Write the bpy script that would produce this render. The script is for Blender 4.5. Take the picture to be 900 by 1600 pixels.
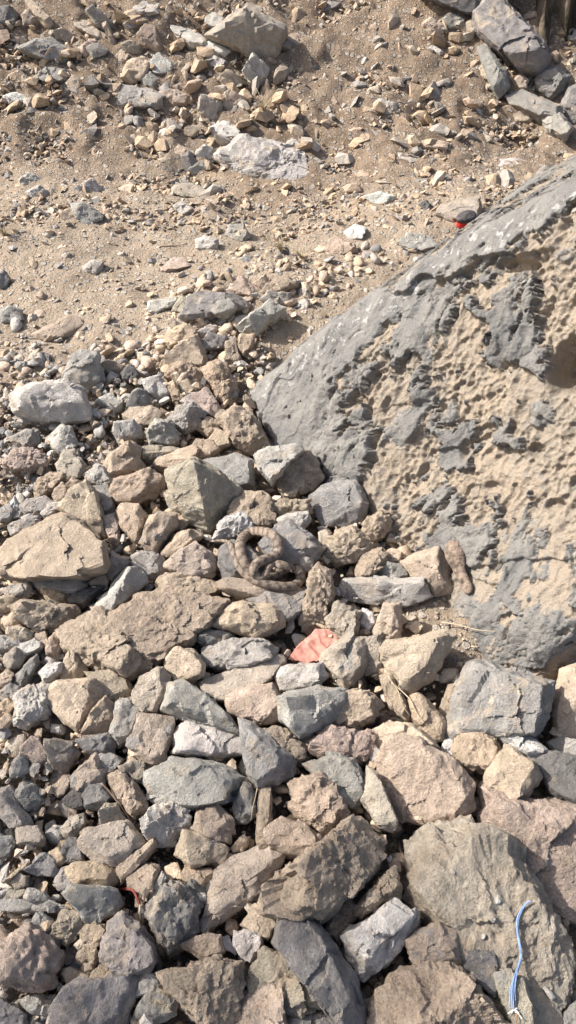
import bpy, bmesh, math, random
import numpy as np
from mathutils import Vector, Matrix

# ------------------------------------------------------------------ camera, sky, sun, exposure
random.seed(7)
RS = np.random.RandomState(11)
scene = bpy.context.scene
for o in list(bpy.data.objects):
    bpy.data.objects.remove(o)
COL = scene.collection

PW, PH = 900.0, 1600.0
CAM = np.array([0.0, 0.0, 1.5])
PITCH = math.radians(-45.0)
VFOV = math.radians(65.0)
TANV = math.tan(VFOV / 2)

cam_d = bpy.data.cameras.new('camera')
cam_d.sensor_fit = 'VERTICAL'
cam_d.angle = VFOV
cam_d.clip_start = 0.02
cam_d.clip_end = 500
cam = bpy.data.objects.new('camera', cam_d)
cam.location = CAM
cam.rotation_euler = (math.pi / 2 + PITCH, 0, 0)
COL.objects.link(cam)
scene.camera = cam

SUN_EL = math.radians(41)
LIGHT_AZ = np.array([0.975, -0.2])            # horizontal travel direction of the sunlight
LIGHT_AZ = LIGHT_AZ / np.linalg.norm(LIGHT_AZ)
world = bpy.data.worlds.new('World')
scene.world = world
world.use_nodes = True
wn = world.node_tree
wn.nodes.clear()
w_out = wn.nodes.new('ShaderNodeOutputWorld')
w_bg = wn.nodes.new('ShaderNodeBackground')
w_sky = wn.nodes.new('ShaderNodeTexSky')
w_sky.sky_type = 'NISHITA'
w_sky.sun_disc = False
w_sky.sun_elevation = SUN_EL
w_sky.sun_rotation = math.atan2(-LIGHT_AZ[0], -LIGHT_AZ[1])
w_sky.dust_density = 5.0
w_bg.inputs['Strength'].default_value = 0.115
wn.links.new(w_sky.outputs[0], w_bg.inputs['Color'])
wn.links.new(w_bg.outputs[0], w_out.inputs['Surface'])

sun_d = bpy.data.lights.new('sun', 'SUN')
sun_d.energy = 4.7
sun_d.angle = math.radians(0.55)
sun_d.color = (1.0, 0.955, 0.895)
sun = bpy.data.objects.new('sun', sun_d)
ldir = Vector((LIGHT_AZ[0] * math.cos(SUN_EL), LIGHT_AZ[1] * math.cos(SUN_EL), -math.sin(SUN_EL)))
sun.rotation_euler = ldir.to_track_quat('-Z', 'Y').to_euler()
sun.location = (-6, 2, 6)
COL.objects.link(sun)

scene.view_settings.view_transform = 'Standard'
scene.view_settings.look = 'None'
scene.view_settings.gamma = 1.0
scene.view_settings.exposure = 0.82
scene.view_settings.use_curve_mapping = False
scene.render.engine = 'CYCLES'
scene.cycles.max_bounces = 5
scene.cycles.diffuse_bounces = 4

# ------------------------------------------------------------------ numeric helpers
TAB = RS.rand(32, 32, 32).astype(np.float32) * 2 - 1

def vnoise(p):
    """value noise, p (n,3) -> (n,) in -1..1"""
    p = np.asarray(p, dtype=np.float64)
    i = np.floor(p).astype(np.int64)
    f = p - i
    f = f * f * f * (f * (f * 6 - 15) + 10)
    i0 = i & 31
    i1 = (i + 1) & 31
    x0, y0, z0 = i0.T
    x1, y1, z1 = i1.T
    fx, fy, fz = f.T
    a = TAB[x0, y0, z0] * (1 - fx) + TAB[x1, y0, z0] * fx
    b = TAB[x0, y1, z0] * (1 - fx) + TAB[x1, y1, z0] * fx
    c = TAB[x0, y0, z1] * (1 - fx) + TAB[x1, y0, z1] * fx
    d = TAB[x0, y1, z1] * (1 - fx) + TAB[x1, y1, z1] * fx
    return (a * (1 - fy) + b * fy) * (1 - fz) + (c * (1 - fy) + d * fy) * fz

ROT = np.array([[0.36, 0.48, -0.8], [-0.8, 0.6, 0.0], [0.48, 0.64, 0.6]])

def fbm(p, octaves=4, gain=0.5, lac=2.03):
    s = 0
    amp = 1.0
    q = np.asarray(p, dtype=np.float64)
    for _ in range(octaves):
        s = s + amp * vnoise(q)
        q = (q @ ROT.T) * lac + 5.3
        amp *= gain
    return s

def ridged(p, octaves=3, gain=0.5):
    s = 0
    amp = 1.0
    q = np.asarray(p, dtype=np.float64)
    for _ in range(octaves):
        s = s + amp * (1 - 2 * np.abs(vnoise(q)))
        q = (q @ ROT.T) * 2.1 + 3.1
        amp *= gain
    return s

def worley2(a, b, cell, seed=0, jitter=0.9, offs=False):
    """2-D cellular noise, returns F1, F2 in cell units and the id hash of the nearest cell"""
    x = a / cell
    y = b / cell
    ix = np.floor(x).astype(np.int64)
    iy = np.floor(y).astype(np.int64)
    f1 = np.full(x.shape, 9.0)
    f2 = np.full(x.shape, 9.0)
    idv = np.zeros(x.shape)
    ox = np.zeros(x.shape)
    oy = np.zeros(x.shape)
    for dx in (-1, 0, 1):
        for dy in (-1, 0, 1):
            cx = ix + dx
            cy = iy + dy
            h1 = TAB[cx & 31, cy & 31, (seed + (cx >> 5) * 3) & 31] * 0.5 + 0.5
            h2 = TAB[cy & 31, cx & 31, (seed + 7 + (cy >> 5) * 5) & 31] * 0.5 + 0.5
            px = cx + 0.5 + (h1 - 0.5) * jitter
            py = cy + 0.5 + (h2 - 0.5) * jitter
            d = np.sqrt((px - x) ** 2 + (py - y) ** 2)
            m = d < f1
            f2 = np.where(m, f1, np.minimum(f2, d))
            idv = np.where(m, h1, idv)
            ox = np.where(m, x - px, ox)
            oy = np.where(m, y - py, oy)
            f1 = np.where(m, d, f1)
    return (f1, f2, idv, ox, oy) if offs else (f1, f2, idv)

def sstep(a, b, x):
    t = np.clip((x - a) / (b - a), 0, 1)
    return t * t * (3 - 2 * t)

FWD = np.array([0, math.cos(PITCH), math.sin(PITCH)])
UPV = np.array([0, -math.sin(PITCH), math.cos(PITCH)])
RGT = np.array([1.0, 0, 0])

def ray(px, py):
    u = (px - PW / 2) / (PH / 2) * TANV
    v = (PH / 2 - py) / (PH / 2) * TANV
    d = FWD + u * RGT + v * UPV
    return d / np.linalg.norm(d)

def project(P):
    q = np.asarray(P) - CAM
    w = q @ FWD
    w = np.where(np.abs(w) < 1e-6, 1e-6, w)
    px = PW / 2 + (q @ RGT) / w / TANV * PH / 2
    py = PH / 2 - (q @ UPV) / w / TANV * PH / 2
    return px, py, w

# ------------------------------------------------------------------ terrain height
def ground_h(x, y, detail=True):
    x = np.asarray(x, dtype=np.float64)
    y = np.asarray(y, dtype=np.float64)
    z = 0.05 * np.clip(y, -6, 3.4)
    foot = 3.22 + 0.10 * np.sin(x * 1.3 + 0.6) + 0.14 * sstep(0.2, 1.6, x)
    t = y - foot
    slope = 0.56
    rise = np.where(t > 0, np.sqrt(t * t + 0.06) - 0.245, 0)
    rise = np.minimum(rise, 5.5 + 0.12 * np.clip(t - 5.5, 0, 60))
    z = z + slope * rise
    # bank to the upper right, gully between
    z = z + 0.14 * np.exp(-((x - 0.75) / 0.5) ** 2 - ((y - 4.35) / 0.35) ** 2)
    z = z - 0.10 * np.exp(-((x - 0.25) / 0.35) ** 2 - ((y - 4.4) / 0.5) ** 2)
    z = z + 0.10 * np.exp(-((x + 0.9) / 0.7) ** 2 - ((y - 4.3) / 0.3) ** 2)
    # hollow of soil at the boulder foot
    z = z - 0.03 * np.exp(-((x - 0.36) / 0.16) ** 2 - ((y - 1.25) / 0.2) ** 2)
    if detail:
        sh = x.shape
        p = np.stack([x.ravel(), y.ravel(), np.zeros(x.size)], 1)
        rough = 0.35 + 0.65 * sstep(3.2, 4.0, y).ravel()
        n = fbm(p * 1.7, 3) * 0.030 + fbm(p * 7.0 + 9, 3) * 0.012 * (0.5 + rough) + fbm(p * 30 + 3, 2) * 0.0035
        z = z + n.reshape(sh)
    return z

def pile_dip(x, y):
    """depth of the crevices: the soil under the rubble lies lower than the stones' resting level"""
    d = sstep(2.35, 1.75, y + 0.25 * np.abs(x)) * 0.064
    pocket = np.exp(-((x - 0.38) / 0.17) ** 2 - ((y - 1.18) / 0.24) ** 2)
    return d * (1 - np.clip(pocket * 1.3, 0, 1))

def g1(x, y):
    return float(ground_h(np.array([x]), np.array([y]))[0])

def ground_hit(px, py, lift=0.0):
    d = ray(px, py)
    t = 0.6
    while t < 40:
        P = CAM + d * t
        if P[2] - lift < g1(P[0], P[1]):
            lo, hi = t - 0.06, t
            for _ in range(8):
                m = (lo + hi) / 2
                P = CAM + d * m
                if P[2] - lift < g1(P[0], P[1]):
                    hi = m
                else:
                    lo = m
            return CAM + d * hi
        t += 0.06
    return CAM + d * 12

def plane_hit(px, py, C, N):
    d = ray(px, py)
    t = np.dot(C - CAM, N) / np.dot(d, N)
    return CAM + d * t

# ------------------------------------------------------------------ mesh helpers
def mk_mesh(name, V, F, smooth=True):
    V = np.asarray(V, dtype=np.float32)
    F = np.asarray(F, dtype=np.int32)
    k = F.shape[1]
    me = bpy.data.meshes.new(name)
    me.vertices.add(len(V))
    me.vertices.foreach_set('co', V.ravel())
    me.loops.add(F.size)
    me.loops.foreach_set('vertex_index', F.ravel())
    me.polygons.add(len(F))
    me.polygons.foreach_set('loop_start', np.arange(0, F.size, k, dtype=np.int32))
    me.polygons.foreach_set('loop_total', np.full(len(F), k, dtype=np.int32))
    me.update(calc_edges=True)
    if smooth:
        me.polygons.foreach_set('use_smooth', np.ones(len(F), dtype=bool))
    return me

def fattr(me, name, vals):
    a = me.attributes.new(name, 'FLOAT', 'POINT')
    a.data.foreach_set('value', np.asarray(vals, dtype=np.float32))

def cattr(me, name, rgb):
    a = me.attributes.new(name, 'FLOAT_COLOR', 'POINT')
    c = np.ones((len(rgb), 4), dtype=np.float32)
    c[:, :3] = rgb
    a.data.foreach_set('color', c.ravel())

def link(name, me, mat, loc=(0, 0, 0), parent=None):
    o = bpy.data.objects.new(name, me)
    if mat is not None and me is not None:
        if len(me.materials) == 0:
            me.materials.append(mat)
    o.location = loc
    COL.objects.link(o)
    if parent is not None:
        o.parent = parent
    return o

def tag(o, label=None, cat=None, group=None, kind=None):
    if label:
        o['label'] = label
    if cat:
        o['category'] = cat
    if group:
        o['group'] = group
    if kind:
        o['kind'] = kind
    return o

ICO = {}
def ico(level):
    if level in ICO:
        return ICO[level]
    if level == 0:
        t = (1 + 5 ** 0.5) / 2
        V = np.array([[-1, t, 0], [1, t, 0], [-1, -t, 0], [1, -t, 0], [0, -1, t], [0, 1, t], [0, -1, -t], [0, 1, -t],
                      [t, 0, -1], [t, 0, 1], [-t, 0, -1], [-t, 0, 1]], dtype=np.float64)
        V /= np.linalg.norm(V[0])
        F = np.array([[0, 11, 5], [0, 5, 1], [0, 1, 7], [0, 7, 10], [0, 10, 11], [1, 5, 9], [5, 11, 4], [11, 10, 2], [10, 7, 6],
                      [7, 1, 8], [3, 9, 4], [3, 4, 2], [3, 2, 6], [3, 6, 8], [3, 8, 9], [4, 9, 5], [2, 4, 11], [6, 2, 10],
                      [8, 6, 7], [9, 8, 1]])
    else:
        V0, F0 = ico(level - 1)
        e = np.concatenate([F0[:, [0, 1]], F0[:, [1, 2]], F0[:, [2, 0]]])
        es = np.sort(e, 1)
        u, inv = np.unique(es, axis=0, return_inverse=True)
        inv = inv.ravel()
        mid = V0[u[:, 0]] + V0[u[:, 1]]
        mid /= np.linalg.norm(mid, axis=1)[:, None]
        n = len(V0)
        m = len(F0)
        a = n + inv[:m]
        b = n + inv[m:2 * m]
        c = n + inv[2 * m:]
        V = np.concatenate([V0, mid])
        F = np.concatenate([np.stack([F0[:, 0], a, c], 1), np.stack([a, F0[:, 1], b], 1),
                            np.stack([c, b, F0[:, 2]], 1), np.stack([a, b, c], 1)])
    ICO[level] = (V, F)
    return V, F

def hull_planes(P):
    """outward unit normals and offsets of the convex hull of P (n,3)"""
    bm = bmesh.new()
    for p in P:
        bm.verts.new(p)
    r = bmesh.ops.convex_hull(bm, input=bm.verts)
    bm.normal_update()
    N, D = [], []
    cen = P.mean(0)
    for f in bm.faces:
        n = np.array(f.normal)
        if np.linalg.norm(n) < 0.5:
            continue
        d = float(np.dot(n, np.array(f.verts[0].co)))
        if np.dot(n, cen) > d:
            n, d = -n, -d
        N.append(n)
        D.append(d)
    bm.free()
    return np.array(N), np.array(D)

# ------------------------------------------------------------------ materials
def mat_new(name):
    m = bpy.data.materials.new(name)
    m.use_nodes = True
    nt = m.node_tree
    b = nt.nodes['Principled BSDF']
    b.inputs['Roughness'].default_value = 0.9
    if 'Specular IOR Level' in b.inputs:
        b.inputs['Specular IOR Level'].default_value = 0.2
    return m, nt, b

def nd(nt, typ, **kw):
    n = nt.nodes.new(typ)
    for k, v in kw.items():
        setattr(n, k, v)
    return n

def noise_node(nt, vec, scale, detail=4, rough=0.55, dist=0.0):
    n = nd(nt, 'ShaderNodeTexNoise')
    n.inputs['Scale'].default_value = scale
    n.inputs['Detail'].default_value = detail
    n.inputs['Roughness'].default_value = rough
    n.inputs['Distortion'].default_value = dist
    nt.links.new(vec, n.inputs['Vector'])
    return n.outputs['Fac']

def rng(nt, val, a, b, c, d, smooth=False):
    n = nd(nt, 'ShaderNodeMapRange')
    if smooth:
        n.interpolation_type = 'SMOOTHSTEP'
    nt.links.new(val, n.inputs['Value'])
    for i, v in zip(('From Min', 'From Max', 'To Min', 'To Max'), (a, b, c, d)):
        if isinstance(v, (int, float)):
            n.inputs[i].default_value = v
        else:
            nt.links.new(v, n.inputs[i])
    return n.outputs['Result']

def mth(nt, op, a, b=None):
    n = nd(nt, 'ShaderNodeMath', operation=op)
    for i, v in enumerate((a, b)):
        if v is None:
            continue
        if isinstance(v, (int, float)):
            n.inputs[i].default_value = v
        else:
            nt.links.new(v, n.inputs[i])
    return n.outputs[0]

def mixc(nt, fac, a, b, mode='MIX'):
    n = nd(nt, 'ShaderNodeMix', data_type='RGBA', blend_type=mode)
    for s, v in ((n.inputs[0], fac), (n.inputs[6], a), (n.inputs[7], b)):
        if isinstance(v, (int, float)):
            s.default_value = v
        elif isinstance(v, tuple):
            s.default_value = (v[0], v[1], v[2], 1)
        else:
            nt.links.new(v, s)
    return n.outputs[2]

def bump(nt, bsdf, terms, dist=0.004):
    """terms: list of (height socket, weight)"""
    h = None
    for s, w in terms:
        t = mth(nt, 'MULTIPLY', s, w)
        h = t if h is None else mth(nt, 'ADD', h, t)
    b = nd(nt, 'ShaderNodeBump')
    b.inputs['Strength'].default_value = 1.0
    b.inputs['Distance'].default_value = dist
    nt.links.new(h, b.inputs['Height'])
    nt.links.new(b.outputs[0], bsdf.inputs['Normal'])

def stone_material(name, second, bump_amt, pits):
    """colour comes from the object's own colour; alpha is the share of patches of the second colour"""
    m, nt, b = mat_new(name)
    tc = nd(nt, 'ShaderNodeTexCoord')
    oi = nd(nt, 'ShaderNodeObjectInfo')
    off = mth(nt, 'MULTIPLY', oi.outputs['Random'], 60.0)
    add = nd(nt, 'ShaderNodeVectorMath', operation='ADD')
    comb = nd(nt, 'ShaderNodeCombineXYZ')
    for i in range(3):
        nt.links.new(off, comb.inputs[i])
    nt.links.new(tc.outputs['Object'], add.inputs[0])
    nt.links.new(comb.outputs[0], add.inputs[1])
    v = add.outputs[0]
    n_patch = noise_node(nt, v, 13, 5, 0.62, 0.6)
    n_mid = noise_node(nt, v, 34, 5, 0.65)
    n_fine = noise_node(nt, v, 210, 4, 0.75)
    lo = mth(nt, 'SUBTRACT', 0.72, mth(nt, 'MULTIPLY', oi.outputs['Alpha'], 0.45))
    hi = mth(nt, 'ADD', lo, 0.09)
    mask = rng(nt, n_patch, lo, hi, 0.0, 0.85, True)
    c = mixc(nt, mask, oi.outputs['Color'], second)
    val = rng(nt, n_mid, 0.3, 0.7, 0.74, 1.24)
    val2 = rng(nt, n_fine, 0.28, 0.72, 0.74, 1.22)
    vv = mth(nt, 'MULTIPLY', val, val2)
    cc = nd(nt, 'ShaderNodeCombineColor')
    for i in range(3):
        nt.links.new(vv, cc.inputs[i])
    c = mixc(nt, 1.0, c, cc.outputs[0], 'MULTIPLY')
    # warm dust / iron staining
    st = rng(nt, noise_node(nt, v, 21, 3, 0.5), 0.55, 0.72, 0.0, 0.35, True)
    c = mixc(nt, st, c, (0.47, 0.36, 0.25))
    # thin pale calcite veins and chips
    vn = rng(nt, noise_node(nt, v, 75, 2, 0.5), 0.70, 0.76, 0.0, 0.5, True)
    c = mixc(nt, vn, c, (0.55, 0.53, 0.49))
    nt.links.new(c, b.inputs['Base Color'])
    terms = [(n_mid, 0.75), (n_fine, 0.95), (n_patch, 0.25)]
    if pits:
        vo = nd(nt, 'ShaderNodeTexVoronoi', feature='SMOOTH_F1')
        vo.inputs['Scale'].default_value = 95
        nt.links.new(v, vo.inputs['Vector'])
        terms.append((vo.outputs['Distance'], 0.55))
    bump(nt, b, terms, bump_amt)
    return m

M_TAN = stone_material('tan_limestone', (0.34, 0.325, 0.30), 0.0095, False)
M_ROUGH = stone_material('rough_tan_crust', (0.43, 0.36, 0.28), 0.013, True)
M_GREY = stone_material('grey_limestone', (0.48, 0.405, 0.32), 0.0085, False)

COLS = {'t': (.52, .42, .322), 'o': (.53, .41, .30), 'b': (.42, .338, .262), 'p': (.50, .402, .33), 'g': (.36, .34, .31),
        'l': (.50, .47, .425), 'd': (.15, .147, .143), 's': (.28, .268, .252), 'w': (.64, .615, .575), 'm': (.44, .38, .31)}
# a film of the same dust lies on every stone
COLS = {k_: tuple(c_ * 0.93 + d_ * 0.07 for c_, d_ in zip(v_, (.47, .41, .34))) for k_, v_ in COLS.items()}

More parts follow.
